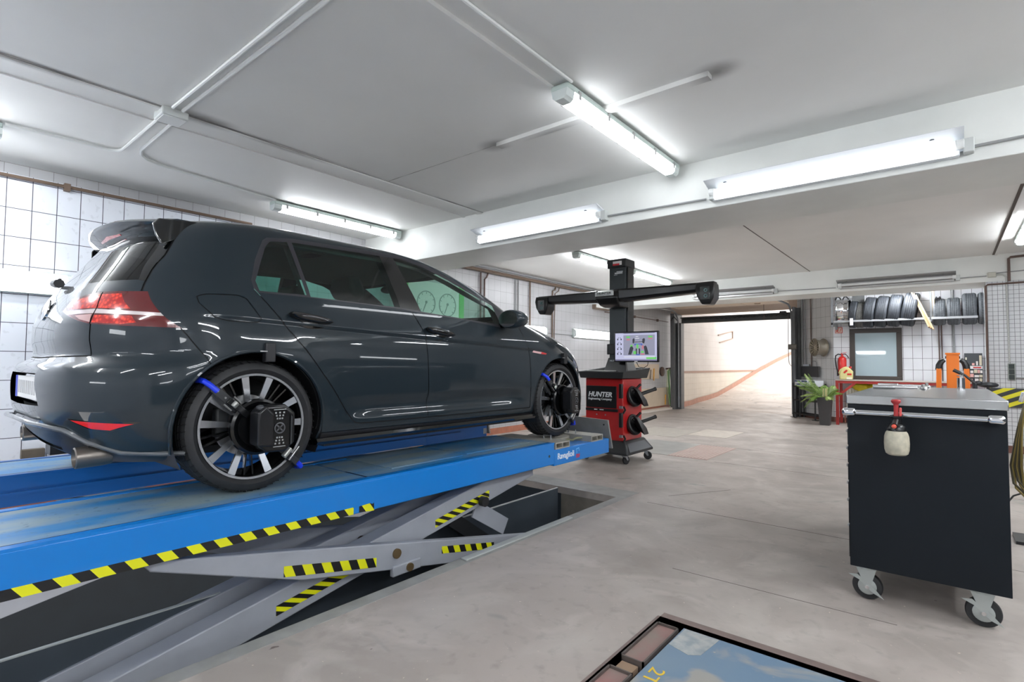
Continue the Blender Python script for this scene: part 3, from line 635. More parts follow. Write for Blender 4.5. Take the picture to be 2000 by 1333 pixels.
# alloy wheel on the diagonal wall
def alloy(label, c, axis, R_=.19, depth=.21, spokes=15):
    t = thing('alloy_wheel', label, 'wheel rim', c); d = Vector(axis).normalized(); gm = pbr('alloy_bronze', (150, 142, 128), .4, metal=.5)
    c = Vector(c)
    MB().lathe([(R_, depth), (R_+.004, depth-.01), (R_-.012, depth-.02), (R_-.02, depth*.72), (R_-.035, depth*.45), (R_-.02, depth*.12), (R_+.004, .01), (R_, 0), (R_-.02, .004), (R_-.045, depth*.4), (R_-.03, depth*.75), (R_-.018, depth-.02), (R_-.014, depth)], c, d, 40, close=True).build('barrel', gm, t)
    a = d.orthogonal().normalized(); b = d.cross(a); m = MB()
    for k in range(spokes):
        th = 2*math.pi*k/spokes; r = a*math.cos(th)+b*math.sin(th)
        m.bar(c+d*(depth-.03)+r*.055, c+d*(depth-.015)+r*(R_-.016), .013, .018, up=d)
    m.build('spokes', pbr('alloy_face', (196, 186, 168), .35, metal=.5), t)
    MB().lathe([(0, depth-.02), (.03, depth-.02), (.055, depth-.03), (.06, depth-.045), (.06, depth-.07), (0, depth-.07)], c, d, 24).build('hub', pbr('alloy_face', (196, 186, 168), .35, metal=.5), t)
    for k in range(5):
        th = 2*math.pi*k/5; r = a*math.cos(th)+b*math.sin(th)
        MB().cyl(c+d*(depth-.03)+r*.037, c+d*(depth-.022)+r*.037, .009, seg=10).build('bolt_hole', DARKP, t)
    MB().lathe([(0, depth*.3), (R_-.06, depth*.3), (R_-.06, depth*.28), (0, depth*.28)], c, d, 24).build('backing_disc', DARKP, t)
    return t
alloy('bronze grey multi-spoke alloy wheel mounted on the wall beside the garage door', (-2.045, 13.025, 1.56), (-.78, -.63, .0))
# dark board on the diagonal wall
def dg(u, off=0): # point on the diagonal wall: u metres from the corner, off metres out from it
    return (-1.85-.70711*u-.70711*off, 12.9+.70711*u-.70711*off)
m = MB(); p0, p1 = dg(.36, .06), dg(.98, .06)
m.bar((p0[0], p0[1], 1.035), (p1[0], p1[1], 1.035), .03, .235, up=(0, 0, 1))
tag(m.build('wall_panel', pbr('panel_charcoal', (72, 72, 74), .55), bevel=.004), 'charcoal board on the angled wall behind the palm', 'board')
t = thing('wall_pipes', 'grey conduit pair and brown rod running down the angled wall beside the door jamb', 'pipes', (*dg(.9, .03), 1.2))
for u, r, mt in ((.97, .025, CONDG), (.86, .012, CONDG)):
    q = dg(u, .03); MB().tube([(*q, 2.74), (*q, 1.18)], r, 8).build('conduit', mt, t)
q = dg(.66, .03); MB().tube([(*q, 2.74), (*q, 1.15)], .011, 8).build('rod', RUSTP, t)
q2 = dg(.50, .03); MB().tube([(q[0], q[1], 1.27), (q2[0]-.03, q2[1]+.03, 1.27), (q2[0], q2[1], 1.24), (q2[0], q2[1], 1.1)], .007, 8).build('bent_pipe', CONDG, t)
q = dg(.78, .06); MB().box(q[0]-.07, q[0]+.05, q[1]-.03, q[1]+.03, 1.16, 1.20).build('bracket', GALV, t)
tag(MB().box(-2.80, -2.62, 13.28, 13.36, 1.53, 1.65).build('door_motor', pbr('motor_grey', (96, 92, 84), .5), bevel=.02), 'small grey motor on the right door jamb beside the alloy wheel', 'motor')
# rack with boxes
rd = Vector((1, -1, 0)).normalized(); rn = Vector((1, 1, 0)).normalized(); A = Vector((-2.71, 13.34, 0)); WL = .74
t = thing('steel_rack', 'black open steel rack against the angled wall left of the planter', 'rack', A+rd*WL/2)
bm_ = DARKP
posts = [A, A+rd*WL, A+rd*.02+rn*.24, A+rd*WL+rn*.24]
for i, p in enumerate(posts): MB().bar(p, p+Vector((0, 0, .78)), .028, .028, up=(1, 0, 0)).build('post', bm_, t)
MB().bar(A+rd*.23+Vector((0, 0, .02)), A+rd*.23+Vector((0, 0, .72)), .028, .02, up=(1, 0, 0)).build('post', bm_, t)
for z in (.10, .40, .70):
    m = MB()
    for a_, b_ in ((posts[0], posts[1]), (posts[2], posts[3]), (posts[0], posts[2]), (posts[1], posts[3])):
        m.bar(a_+Vector((0, 0, z)), b_+Vector((0, 0, z)), .025, .03)
    m.build('shelf_frame', bm_, t)
for p in (posts[0], posts[1]): MB().obox(p+Vector((0, 0, .006)), (.14, .06, .012), Matrix.Rotation(math.atan2(rd.y, rd.x), 3, 'Z')).build('foot_plate', bm_, t)
cw = pbr('carton_white', (224, 228, 234), .5); cbm = pbr('carton_blue', (48, 74, 128), .5)
for i, (u, ww, lb) in enumerate(((.13, .20, 'white and blue carton at the door end of the black rack'), (.36, .20, 'white and blue carton on the black rack behind the palm fronds'), (.61, .20, 'white and blue carton at the planter end of the black rack'))):
    c = A+rd*u+rn*.12; rot = Matrix.Rotation(math.atan2(rd.y, rd.x), 3, 'Z')
    k = thing('carton', lb, 'carton', c+Vector((0, 0, .716)), 0, 'cartons on the black rack')
    MB().obox(c+Vector((0, 0, .716+.065)), (ww, .2, .13), rot).build('box', cw, k, bevel=.003)
    MB().obox(c-rn*.1005+Vector((0, 0, .716+.105)), (ww*.96, .002, .03), rot).build('label_band', cbm, k)
    MB().obox(c-rn*.1005+rd*.02+Vector((0, 0, .716+.035)), (ww*.6, .002, .025), rot).build('label_band', cbm, k)
# palm in a planter
t = thing('potted_palm', 'green palm in a tall charcoal square planter before the angled wall', 'plant', (-1.885, 12.05, 0))
def sq(h, z, c=(-1.885, 12.05)): return [(c[0]-h, c[1]-h, z), (c[0]+h, c[1]-h, z), (c[0]+h, c[1]+h, z), (c[0]-h, c[1]+h, z)]
MB().loft([sq(.083, 0), sq(.118, .53), sq(.122, .53), sq(.122, .55), sq(.11, .55), sq(.10, .47)]).build('planter', pbr('planter_charcoal', (62, 60, 60), .6), t)
MB().loft([sq(.101, .47), sq(.101, .485)]).build('soil', pbr('soil', (70, 54, 44), .9), t)
lm_ = [pbr('palm_green', (120, 152, 70), .5, var=.2), pbr('palm_pale', (166, 184, 112), .5, var=.2)]
rng = random.Random(11)
def frond(base, az, ln, rise, droop, mat, width=.16):
    m = MB(); P = []
    for i in range(13):
        s = i/12; P.append(Vector(base)+Vector((math.cos(az)*ln*s, math.sin(az)*ln*s, rise*s-droop*s*s)))
    m.tube(P, .004, 5)
    side = Vector((-math.sin(az), math.cos(az), 0))
    for i in [q/2 for q in range(4, 25)]:
        s = i/12; i0 = min(11, int(i)); Pi = P[i0].lerp(P[i0+1], i-i0); lw = width*math.sin(math.pi*min(1, .25+.72*s)) ; d = (P[i0+1]-P[i0]).normalized()
        for sg in (-1, 1):
            tip = Pi+(side*sg*.72+d*.75).normalized()*lw+Vector((0, 0, -.35*lw)); w_ = d*.006
            mid = Pi*.5+tip*.5+Vector((0, 0, .015))
            m.add([Pi-w_*.5, Pi+w_*.5, mid+w_, tip, mid-w_], [(0, 1, 2, 3, 4)])
    return m.build('frond', mat, t, flat=True, fixn=False)
for az, ln, rise, droop in ((160, .38, .66, .18), (178, .46, .60, .24), (192, .48, .48, .20), (205, .44, .58, .26), (220, .30, .60, .10), (145, .30, .55, .22), (182, .40, .38, .44), (198, .34, .28, .44), (60, .22, .50, .22), (350, .28, .36, .22), (170, .34, .62, .12), (185, .42, .50, .28), (200, .40, .42, .36), (215, .36, .55, .20), (155, .36, .40, .34), (190, .30, .34, .42), (230, .30, .36, .38), (100, .26, .48, .2), (30, .24, .40, .25), (340, .22, .42, .2), (300, .22, .30, .28), (10, .18, .36, .14)):
    frond((-1.885+.02*math.cos(math.radians(az)), 12.05, .49), math.radians(az), ln, rise, droop, lm_[rng.random() < .4])
for k in range(5):
    a_ = k*1.3; MB().tube([(-1.885+.03*math.cos(a_), 12.05+.03*math.sin(a_), .48), (-1.885+.035*math.cos(a_), 12.05+.035*math.sin(a_), .72)], .011, 7).build('stem', pbr('palm_stem', (196, 188, 140), .6), t)
# radiator under the bench
t = thing('radiator', 'cream ribbed radiator on the tiles under the red bench', 'radiator', (-1.2, 12.82, .15))
m = MB().box(-1.62, -.6, 12.80, 12.86, .15, .72)
for i in range(20): m.box(-1.615+i*.051, -1.578+i*.051, 12.775, 12.80, .17, .70)
m.build('body', pbr('radiator_cream', (222, 218, 206), .45), t, bevel=.005)
MB().cyl((-1.66, 12.82, .2), (-1.62, 12.82, .2), .018).build('valve', pbr('valve_brass', (150, 110, 80), .4), t)
MB().tube([(-1.65, 12.82, .2), (-1.65, 12.82, .0)], .01, 8).build('pipe', TERRA, t)
tag(MB().box(-1.52, -1.34, 12.36, 12.42, .02, .09).build('white_box', WHITEP, bevel=.004), 'small white box on the floor beside the red bench leg', 'box')
# red workbench
t = thing('workbench', 'red steel workbench under the window with a thin grey worktop', 'workbench', (-.6, 12.55, 0))
BR = pbr('bench_red', (164, 48, 44), .45, var=.1)
MB().box(-1.74, .40, 12.28, 12.86, .875, .895).build('worktop', pbr('bench_top', (176, 168, 160), .4, var=.1), t, bevel=.003)
m = MB().box(-1.735, .39, 12.29, 12.33, .825, .875); m.box(-1.735, .39, 12.80, 12.84, .825, .875); m.build('apron_rail', BR, t)
for x, y in ((-1.735, 12.29), (-1.735, 12.79), (.34, 12.29), (.34, 12.79)):
    MB().box(x, x+.05, y, y+.05, 0, .825).build('leg', BR, t)
for x, s in ((-1.69, 1), (.34, -1)): MB().bar((x, 12.315, .58), (x+s*.28, 12.315, .83), .03, .045, up=(0, 0, 1)).build('brace', BR, t)
# canister
t = thing('oil_canister', 'pale yellow oil canister with red labels on the bench end', 'canister', (-1.565, 12.46, .895))
cy_ = pbr('canister_cream', (214, 206, 142), .45)
m = MB(); pf = [(-.115, 0), (.105, 0), (.11, .16), (.06, .225), (.045, .245), (-.03, .245), (-.085, .20), (-.115, .13)]
m.prism(pf, (-1.565, 12.53, .896), (1, 0, 0), (0, 0, 1), .14); m.build('body', cy_, t, bevel=.02)
MB().tube([(-1.66, 12.44, .98), (-1.69, 12.44, 1.03), (-1.665, 12.44, 1.09), (-1.61, 12.44, 1.13), (-1.55, 12.44, 1.15)], .014, 8).build('handle', cy_, t)
MB().cyl((-1.50, 12.46, 1.12), (-1.50, 12.46, 1.16), .025).build('cap', signred, t)
m = MB(); m.box(-1.545, -1.47, 12.386, 12.39, .985, 1.02); m.bar((-1.60, 12.388, 1.03), (-1.545, 12.388, 1.085), .004, .035, up=(0, 0, 1)); m.build('label_patch', signred, t)
MB().box(-1.555, -1.465, 12.386, 12.39, .905, .945).build('label_patch', signw, t)
# yellow bags
ybag = pbr('yellow_bag', (222, 204, 40), .5, var=.15, vscale=12)
for (cx, cw_, ch_, lb, sd) in ((-1.36, .15, .075, 'crumpled yellow bag on the radiator, under the canister end of the bench', 3), (-1.13, .12, .07, 'crumpled yellow bag on the radiator, under the dark window', 5)):
    r2 = random.Random(sd); m = MB().sph((cx, 12.68, .755), (cw_, .11, ch_), 16, 10)
    m.v = [Vector((p.x+r2.uniform(-.018, .018), p.y+r2.uniform(-.015, .015), min(.82, p.z+r2.uniform(-.018, .018)))) for p in m.v]
    tag(m.build('plastic_bag', ybag, angle=60), lb, 'bag', 'yellow bags under the bench')

# tyre shelf
t = thing('tyre_shelf', 'grey steel tyre shelf on brackets above the window', 'shelf', (-.6, 12.6, 2.05))
SHG = pbr('shelf_grey', (164, 166, 168), .4, metal=.4)
MB().box(-1.76, -.235, 12.33, 12.36, 2.035, 2.075).build('front_rail', SHG, t, bevel=.003)
MB().box(-.215, .43, 12.33, 12.36, 2.035, 2.075).build('front_rail', SHG, t, bevel=.003)
m = MB().box(-1.76, .43, 12.80, 12.83, 2.035, 2.075); m.build('rear_rail', SHG, t)
for x in (-1.80, -.24):
    MB().box(x, x+.035, 12.83, 12.90, 1.92, 2.74).build('upright', GALV, t, bevel=.003)
    MB().box(x, x+.03, 12.33, 12.9, 1.99, 2.035).build('bracket', GALV, t)
MB().box(-1.80, -1.765, 12.33, 12.37, 1.95, 2.60).build('end_plate', GALV, t)
# tyres
def make_tyre(R_, wd, b=.62):
    """profile of one tyre, axis along x, centre at the origin: tread with grooves, shoulders, sidewalls, bead"""
    pf = []
    h = wd/2
    pf += [(R_*b, -h*.80), (R_*(b+.04), -h*.92), (R_*max(.80, b+.07), -h), (R_*.91, -h*.97), (R_*.965, -h*.86), (R_*.985, -h*.74)]
    n = 5
    for k in range(n):
        c0 = -h*.70+k*(h*1.4)/n; c1 = c0+h*1.4/n
        pf += [(R_*.996, c0+.003), (R_, (c0+c1)/2), (R_*.996, c1-.003)]
        if k < n-1: pf += [(R_*.972, c1-.002), (R_*.972, c1+.002)]
    pf += [(R_*.985, h*.74), (R_*.965, h*.86), (R_*.91, h*.97), (R_*max(.80, b+.07), h), (R_*(b+.04), h*.92), (R_*b, h*.80)]
    return pf
TYRES = {}
def tyre(label, x, R_, wd, lean=0, grey=0, y=12.58, yaw=0, zb=1.935):
    mat = [pbr('tyre_black', (52, 56, 62), .6, var=.25, vscale=20), pbr('tyre_worn', (92, 92, 90), .7, var=.25, vscale=14), pbr('tyre_grey', (84, 88, 92), .65, var=.2, vscale=20)][grey]
    o = bpy.data.objects.new('spare_tyre', None); C.objects.link(o); o.empty_display_size = .1
    WORLD[o.name] = Matrix.Identity(4)
    tag(o, label, 'tyre', 'tyres on the shelf')
    m = MB().lathe(make_tyre(R_, wd), (0, 0, 0), (1, 0, 0), 48, close=True); m.build('casing', mat, o, angle=28)
    m = MB()
    for k in range(36):
        th = 2*math.pi*k/36; d = Vector((0, math.cos(th), math.sin(th))); tt = Vector((0, -math.sin(th), math.cos(th)))
        for s in (-1, 1):
            p = d*(R_*.992)
            m.bar(p+Vector((s*wd*.33, 0, 0))-tt*.010, p+Vector((s*wd*.16, 0, 0))+tt*.014, .0028, .003, up=d)
    m.build('tread_grooves', pbr('sipe_dark', (24, 25, 27), .8), o)
    o.rotation_euler = (0, lean, yaw); o.location = (x, y, zb+R_)
    return o
tyre('narrow black tyre with white sticker next to the shiny wheel on the shelf', -1.44, .27, .13, .10)
tyre('small worn tyre third from the left end of the shelf', -1.315, .25, .15, .14, 1)
tyre('black tyre leaning on the shelf above the window, leftmost of four alike', -1.165, .30, .19, .15)
tyre('black tyre leaning on the shelf above the window, second of four alike', -.965, .305, .195, .15)
tyre('black tyre leaning on the shelf above the window, third of four alike', -.76, .31, .20, .15)
tyre('black tyre leaning on the shelf against the cardboard sheets', -.530, .32, .225, .19)
tyre('grey tyre on the shelf just right of the steel upright', -.10, .245, .185, .0, 2)
tyre('grey tyre on the shelf, second right of the steel upright', .105, .25, .185, .0, 2)
tyre('tall grey tyre on the shelf, third right of the steel upright', .325, .285, .20, .0, 2, y=12.62)
tyre('grey tyre on the shelf end, half hidden by the mosaic pillar', .53, .285, .18, .0, 2, y=12.62)['label'] = 'grey tyre at the shelf end beside the dark pipe and mosaic pillar'
MB_s = MB().box(-1.475, -1.42, 12.300, 12.308, 1.97, 2.11)
tag(MB_s.build('paper_label', pbr('paper_white', (222, 222, 226), .6)), 'crumpled white paper label on the narrow tyre and shelf rail', 'label')
# shiny bare wheel
t = thing('bare_wheel', 'shiny silver wheel at the left end of the tyre shelf', 'wheel rim', (-1.615, 12.58, 2.06))
pf = [(.235, -.115), (.24, -.10), (.225, -.09), (.222, -.02), (.205, .02), (.222, .06), (.232, .09), (.245, .10), (.245, .115), (.23, .115), (.20, .06), (.19, 0), (.205, -.09), (.22, -.115)]
MB().lathe(pf, (-1.615, 12.58, 2.30), (1, 0, 0), 48, close=True).build('barrel', CHROME, t)
MB().lathe([(0, .02), (.19, .03), (.19, .02), (0, .0)], (-1.615, 12.58, 2.30), (1, 0, 0), 32).build('disc', STEEL, t)
for x in (-1.68, -1.55): MB().tube([(x-.05, 12.40, 2.50), (x-.02, 12.36, 2.545), (x+.02, 12.36, 2.545), (x+.05, 12.40, 2.50)], .012, 8).build('hook', DARKP, t)
tag(MB().box(-1.47, -1.26, 12.66, 12.68, 2.12, 2.60).build('dark_panel', pbr('dark_sheet', (96, 98, 98), .5), bevel=.003), 'dark grey sheet standing on the shelf behind the small worn tyre', 'sheet')
# cardboard sheets
for i, (dx, lb) in enumerate(((0, 'tan cardboard sheet leaning on the last black tyre, nearest the tyre'), (.035, 'tan cardboard sheet in the middle of the leaning stack on the shelf'), (.07, 'tan cardboard sheet on the outside of the leaning stack on the shelf'))):
    tag(MB().bar((-.495+dx*.9, 12.52, 2.56-.03*i), (-.25+dx*.9, 12.52, 1.90-.02*i), .40, .024, up=(1, 0, .4)).build('cardboard_sheet', pbr('cardboard%d' % i, ((206, 178, 138), (186, 152, 108), (214, 188, 150))[i], .75, var=.15)), lb, 'sheet', 'cardboard sheets on the shelf')
tag(MB().bar((-.185, 12.45, 2.70), (-.175, 12.45, 2.09), .16, .03, up=(1, 0, 0)).build('wood_board', WOOD), 'thin pale board standing on the shelf beside the steel upright', 'board')
t = thing('wall_bracket', 'small dark bracket on the tiles above the first grey tyre', 'bracket', (-.12, 12.88, 2.46)); MB().box(-.16, -.07, 12.80, 12.9, 2.455, 2.475).build('arm', DARKP, t); MB().box(-.15, -.13, 12.86, 12.9, 2.40, 2.50).build('plate', DARKP, t); MB().box(-.10, -.08, 12.86, 12.9, 2.40, 2.50).build('plate', DARKP, t)
for x, r, mt, z0, z1, lb in ((-.115, .010, RUSTP, .9, 1.97, 'thin brown rod on the back tiles left of its twin'), (-.075, .010, RUSTP, .9, 1.97, 'thin brown rod on the back tiles right of its twin'), (.10, .017, CONDG, 1.4, 2.74, 'grey conduit running up the back tiles behind the orange crane')):
    tag(MB().tube([(x, 12.88, z0), (x, 12.88, z1)], r, 8).build('wall_rod', mt), lb, 'pipe')
# parts board
t = thing('parts_board', 'dark display board with small red white and cream packets above the bench end', 'display board', (.40, 12.7, .90))
MB().box(.24, .49, 12.80, 12.84, .90, 1.42).build('panel', pbr('board_charcoal', (70, 74, 78), .5), t)
MB().box(.25, .49, 12.79, 12.80, 1.135, 1.19).build('banner', pbr('banner_white', (226, 226, 226), .4), t)
MB().box(.36, .47, 12.786, 12.79, 1.15, 1.172).build('banner_print', signred, t)
pk = [pbr('packet_pink', (226, 172, 166), .5), pbr('packet_white', (224, 218, 214), .5), pbr('packet_cream', (206, 196, 172), .5)]
for i, (x, z, w_, h_) in enumerate(((.345, 1.20, .035, .04), (.40, 1.20, .028, .075), (.445, 1.20, .035, .18), (.26, 1.06, .045, .06), (.32, 1.06, .04, .045), (.37, 1.06, .045, .065), (.42, 1.06, .03, .06), (.455, 1.06, .03, .05), (.26, .985, .045, .05), (.315, .985, .05, .06), (.375, .985, .06, .04), (.44, .985, .045, .045), (.30, .91, .05, .045), (.38, .91, .05, .05), (.44, .91, .04, .055))):
    MB().box(x, x+w_, 12.775, 12.80, z, z+h_).build('packet', pk[i % 3], t)
MB().box(.255, .275, 12.795, 12.80, 1.30, 1.345).build('price_tag', signw, t)
# orange crane
t = thing('workshop_crane', 'orange steel workshop crane with two padded arms behind the trolley', 'crane', (.05, 9.0, 0))
OR = pbr('crane_orange', (244, 128, 34), .4, coat=.3)
MB().box(-.012, .118, 8.95, 9.05, .04, 1.35).build('column', OR, t, bevel=.008)
MB().box(-.022, .128, 8.94, 9.06, 1.33, 1.355).build('top_cap', OR, t, bevel=.004)
for s, x0, x1 in ((-1, -.10, -.055), (1, .20, .155)):
    MB().bar((x0-.01*s*-1, 8.97, .04), (x0+s*-.012, 8.97, 1.15), .075, .055, up=(1, 0, 0)).build('arm', OR, t, bevel=.006)
    MB().tube([(x0-s*.010, 8.97, 1.13), (x0-s*.016, 8.97, 1.19), (x0-s*.035, 8.97, 1.235), (x1-s*.022, 8.98, 1.26)], .034, 10, rs=[.038, .038, .034, .026]).build('arm_pad', DARKP, t)
MB().box(-.30, .36, 8.93, 9.07, .0, .05).build('base', OR, t, bevel=.006)
MB().box(-.15, .24, 9.0, 9.02, .80, .825).build('cross_bar', DARKP, t)
for s in (-1, 1): MB().cyl((.053+s*.075, 8.99, 1.295), (.053+s*.055, 8.99, 1.295), .016).build('pin', DARKP, t)
# handlebars of a two-wheeler
t = thing('bicycle', 'dark bicycle handlebar and saddle half hidden behind the trolley, beside the orange crane', 'bicycle', (.28, 8.65, 0))
BK = pbr('bike_black', (44, 46, 50), .4)
MB().tube([(.063, 8.6, 1.128), (.11, 8.6, 1.10), (.163, 8.6, 1.071), (.21, 8.6, 1.02), (.253, 8.6, .975), (.30, 8.62, .955), (.36, 8.66, .96)], .014, 8).build('handlebar', BK, t)
MB().tube([(.055, 8.6, 1.134), (.09, 8.6, 1.113), (.125, 8.6, 1.093)], .021, 8).build('grip', BK, t)
MB().tube([(.145, 8.58, 1.075), (.125, 8.55, 1.062), (.085, 8.54, 1.068)], .006, 6).build('brake_lever', GALV, t)
MB().tube([(.25, 8.61, .98), (.255, 8.61, .90), (.26, 8.61, .75), (.27, 8.6, .33)], .024, 8).build('stem', BK, t)
MB().sph((.285, 8.64, .975), (.045, .05, .03)).build('light', BK, t)
MB().sph((.38, 8.75, .955), (.10, .07, .035)).build('saddle', BK, t)
MB().tube([(.38, 8.75, .94), (.37, 8.75, .33)], .016, 8).build('seat_post', BK, t)
MB().tube([(.26, 8.61, .72), (.37, 8.75, .40)], .018, 8).build('frame', BK, t)
MB().lathe([(.30, -.02), (.33, -.015), (.34, 0), (.33, .015), (.30, .02)], (.27, 8.6, .342), (.9, -.4, 0), 32, close=True).build('wheel', RUBBER, t)
# pillar things
t = thing('power_sockets', 'column of three dark power sockets on the mosaic pillar', 'socket', (.68, 9.98, 1.1))
MB().box(.64, .715, 9.955, 9.98, .995, 1.225).build('frame', pbr('socket_grey', (150, 156, 150), .5), t, bevel=.004)
for k in range(3): MB().box(.65, .705, 9.945, 9.957, 1.005+k*.073, 1.07+k*.073).build('socket', pbr('socket_dark', (44, 54, 52), .5), t, bevel=.004)
tag(MB().tube([(.715, 9.96, 1.03), (.9, 9.96, 1.025)], .009, 8).build('wall_cable', CONDG), 'short grey cable leaving the power sockets to the right', 'cable')
t = MB().box(.44, 1.3, 9.955, 9.968, .62, .885)
tag(t.build('hazard_board', stripes('hazard_pillar', (-.42, 0, .908), .052, (226, 220, 40), (52, 56, 58), .15)), 'yellow and black striped board across the foot of the mosaic pillar', 'board')
# hoses at the right edge
t = thing('hose_stand', 'olive hoses looped over a stand at the right edge beside the trolley', 'hose', (.44, 5.0, 0))
HB = [pbr('hose_olive', (128, 112, 62), .5), pbr('hose_dark', (66, 62, 46), .5)]
for i in range(6):
    w_ = .02+.02*i; zb = .235+.02*(i % 4)+.01*i
    MB().tube([(.405, 5.0+.01*i, .93), (.385-w_*.2, 5.0, .75), (.385-w_*.5, 5.0+.01*i, .5), (.40-w_*.55, 5.0, zb+.08), (.42-w_*.1, 5.0, zb), (.46, 5.0+.01*i, zb+.01), (.50, 5.0, zb+.15), (.48, 5.0, .6), (.43, 5.0+.01*i, .93)], .0075, 7).build('hose', HB[i % 2], t)
MB().tube([(.46, 5.03, 0), (.46, 5.03, 1.1)], .02, 10).build('post', DARKP, t)
MB().box(.33, .59, 4.9, 5.16, 0, .02).build('foot', DARKP, t)
MB().tube([(.38, 5.0, .94), (.395, 5.0, 1.0), (.42, 5.01, 1.0), (.46, 5.03, .99)], .013, 8).build('hook', CHROME, t)
MB().box(.395, .52, 4.96, 5.02, .48, .60).build('control_box', DARKP, t, bevel=.008)
tag(MB().tube([(.26, 4.8, .24), (.33, 5.0, .30), (.46, 5.05, .36)], .006, 6).build('floor_cable', DARKP), 'thin black cable between the trolley and the hose stand', 'cable')

# floor plates
def plate(label, x0, x1, y0, y1, mat, name='floor_plate', sk=0):
    m = MB(); v = [(x0, y0), (x1, y0), (x1, y1), (x0, y1)]
    m.prism(v, (0, 0, 0), (1, 0, 0), (0, 1, 0), .004)
    return tag(m.build(name, mat), label, 'floor plate', 'metal plates set in the floor')
PG = pbr('plate_grey', (172, 172, 168), .35, metal=.3, var=.12, vscale=4)
PR = pbr('plate_red', (186, 164, 156), .5, col2=(172, 140, 130), vscale=3)
plate('pale metal floor plate beside the red console', -3.70, -2.82, 6.62, 7.82, PG)
m = MB().box(-2.82, -2.31, 6.61, 7.80, 0, .003); m.mi = 1
for k in range(12): m.box(-2.81+k*.042, -2.795+k*.042, 6.63, 7.78, .003, .006)
tag(m.build('floor_plate', [PR, pbr('plate_rib', (200, 184, 176), .5)]), 'reddish ribbed floor plate beside the pale one near the console', 'floor plate', 'metal plates set in the floor')
plate('reddish floor plate half hidden behind the console wheels', -4.6, -3.72, 6.62, 7.80, PR)
plate('pale floor plate in the far row toward the garage door', -4.25, -3.40, 8.30, 9.40, pbr('plate_far', (176, 170, 160), .45, var=.1))
plate('white ribbed floor plate in the far row toward the garage door', -3.38, -2.75, 8.75, 9.70, pbr('plate_far2', (196, 188, 176), .45, var=.1))

# recessed floor lift at the lower right
t = thing('floor_lift', 'worn blue floor lift plate set flush in the floor at the lower right', 'floor lift', (.25, 1.3, -.2))
def lift_mat():
    m, tr, b = nodes('lift_blue'); N, L = tr.nodes, tr.links
    tc = N.new('ShaderNodeTexCoord')
    def nz(s, lo, hi, dist=0, det=6):
        n = N.new('ShaderNodeTexNoise'); n.inputs['Scale'].default_value = s; n.inputs['Detail'].default_value = det; n.inputs['Distortion'].default_value = dist
        L.new(tc.outputs['Object'], n.inputs['Vector']); r = N.new('ShaderNodeMapRange'); r.inputs[1].default_value = lo; r.inputs[2].default_value = hi; L.new(n.outputs['Fac'], r.inputs[0]); return r.outputs[0]
    def mix(f, a, c):
        x = N.new('ShaderNodeMix'); x.data_type = 'RGBA'; L.new(f, x.inputs[0])
        for k, v in ((6, a), (7, c)):
            if isinstance(v, tuple): x.inputs[k].default_value = (*lin(v), 1)
            else: L.new(v, x.inputs[k])
        return x.outputs[2]
    c = mix(nz(2.2, .35, .65), (98, 126, 152), (112, 134, 152))
    c = mix(nz(2.6, .56, .64, 1), c, (152, 150, 144))
    c = mix(nz(16, .70, .74), c, (206, 186, 152))
    L.new(c, b.inputs['Base Color']); b.inputs['Roughness'].default_value = .4
    MATS['lift_blue'] = m
    return m
MB().box(-.94, 1.45, .3, 2.378, -.05, -.006).build('plate', lift_mat(), t, bevel=.003)
MB().prism([(-.935, 2.20), (-.93, 2.372), (-.78, 2.372), (-.80, 2.20), (-.84, 2.17)], (0, 0, -.0058), (1, 0, 0), (0, 1, 0), .0008).build('bare_patch', pbr('bare_zinc', (184, 188, 186), .35, metal=.4, col2=(150, 160, 168), vscale=22), t)
TR = pbr('tray_rim', (96, 88, 84), .45, metal=.3, var=.2); TF = pbr('tray_fill', (138, 124, 116), .7, var=.2, col2=(150, 112, 108), vscale=7)
for y0, y1 in ((1.99, 2.35), (1.50, 1.90)):
    m = MB()
    for a_ in ((-1.052, -1.045, y0, y1), (-.957, -.95, y0, y1), (-1.052, -.95, y0, y0+.007), (-1.052, -.95, y1-.007, y1)): m.box(*a_, -.045, -.001)
    r_ = m.build('tray', TR, t); r_['label'] = 'rimmed steel tray'
    MB().box(-1.045, -.957, y0+.007, y1-.007, -.04, -.012).build('tray_fill', TF, t)
MB().box(-1.04, -.97, 1.905, 1.985, -.06, -.02).build('wood_spacer', pbr('spacer_wood', (150, 126, 104), .7), t)
letters('2TO', 'lettering', pbr('paint_yellow', (222, 186, 52), .5), t, (-.915, 2.00, -.006), (0, -1, 0), (1, 0, 0), .055, .20, ext=.0012, bold=.0)
mb = MB(); mb.box(LX0, LXE, LY1-.0, LY1+.045, -.05, .0015); mb.box(LX0-.012, LX0, .2, LY1, -.05, .0015)
tag(mb.build('floor_lift_frame', pbr('frame_rust', (128, 112, 106), .5, metal=.2, var=.15)), kind='structure')
mb = MB(); mb.box(LX0-.01, LXE+.01, .19, LY1+.01, -.26, -.2); mb.box(LX0-.01, LX0, .2, LY1, -.2, -.05); mb.box(LX0, LXE, LY1, LY1+.01, -.2, -.05); mb.box(LXE, LXE+.01, .2, LY1, -.2, -.05); mb.box(LX0, LXE, .19, .2, -.2, -.05)
tag(mb.build('floor_recess', pbr('recess_dark', (84, 76, 70), .8)), kind='structure')
MB().box(-.6, 1.1, .7, 2.0, -.2, -.05).build('ram_block', pbr('ram_dark', (50, 48, 46), .6), t)
MB().box(-1.05, -.955, 1.45, 2.34, -.2, -.045).build('tray_beam', pbr('ram_dark', (50, 48, 46), .6), t)
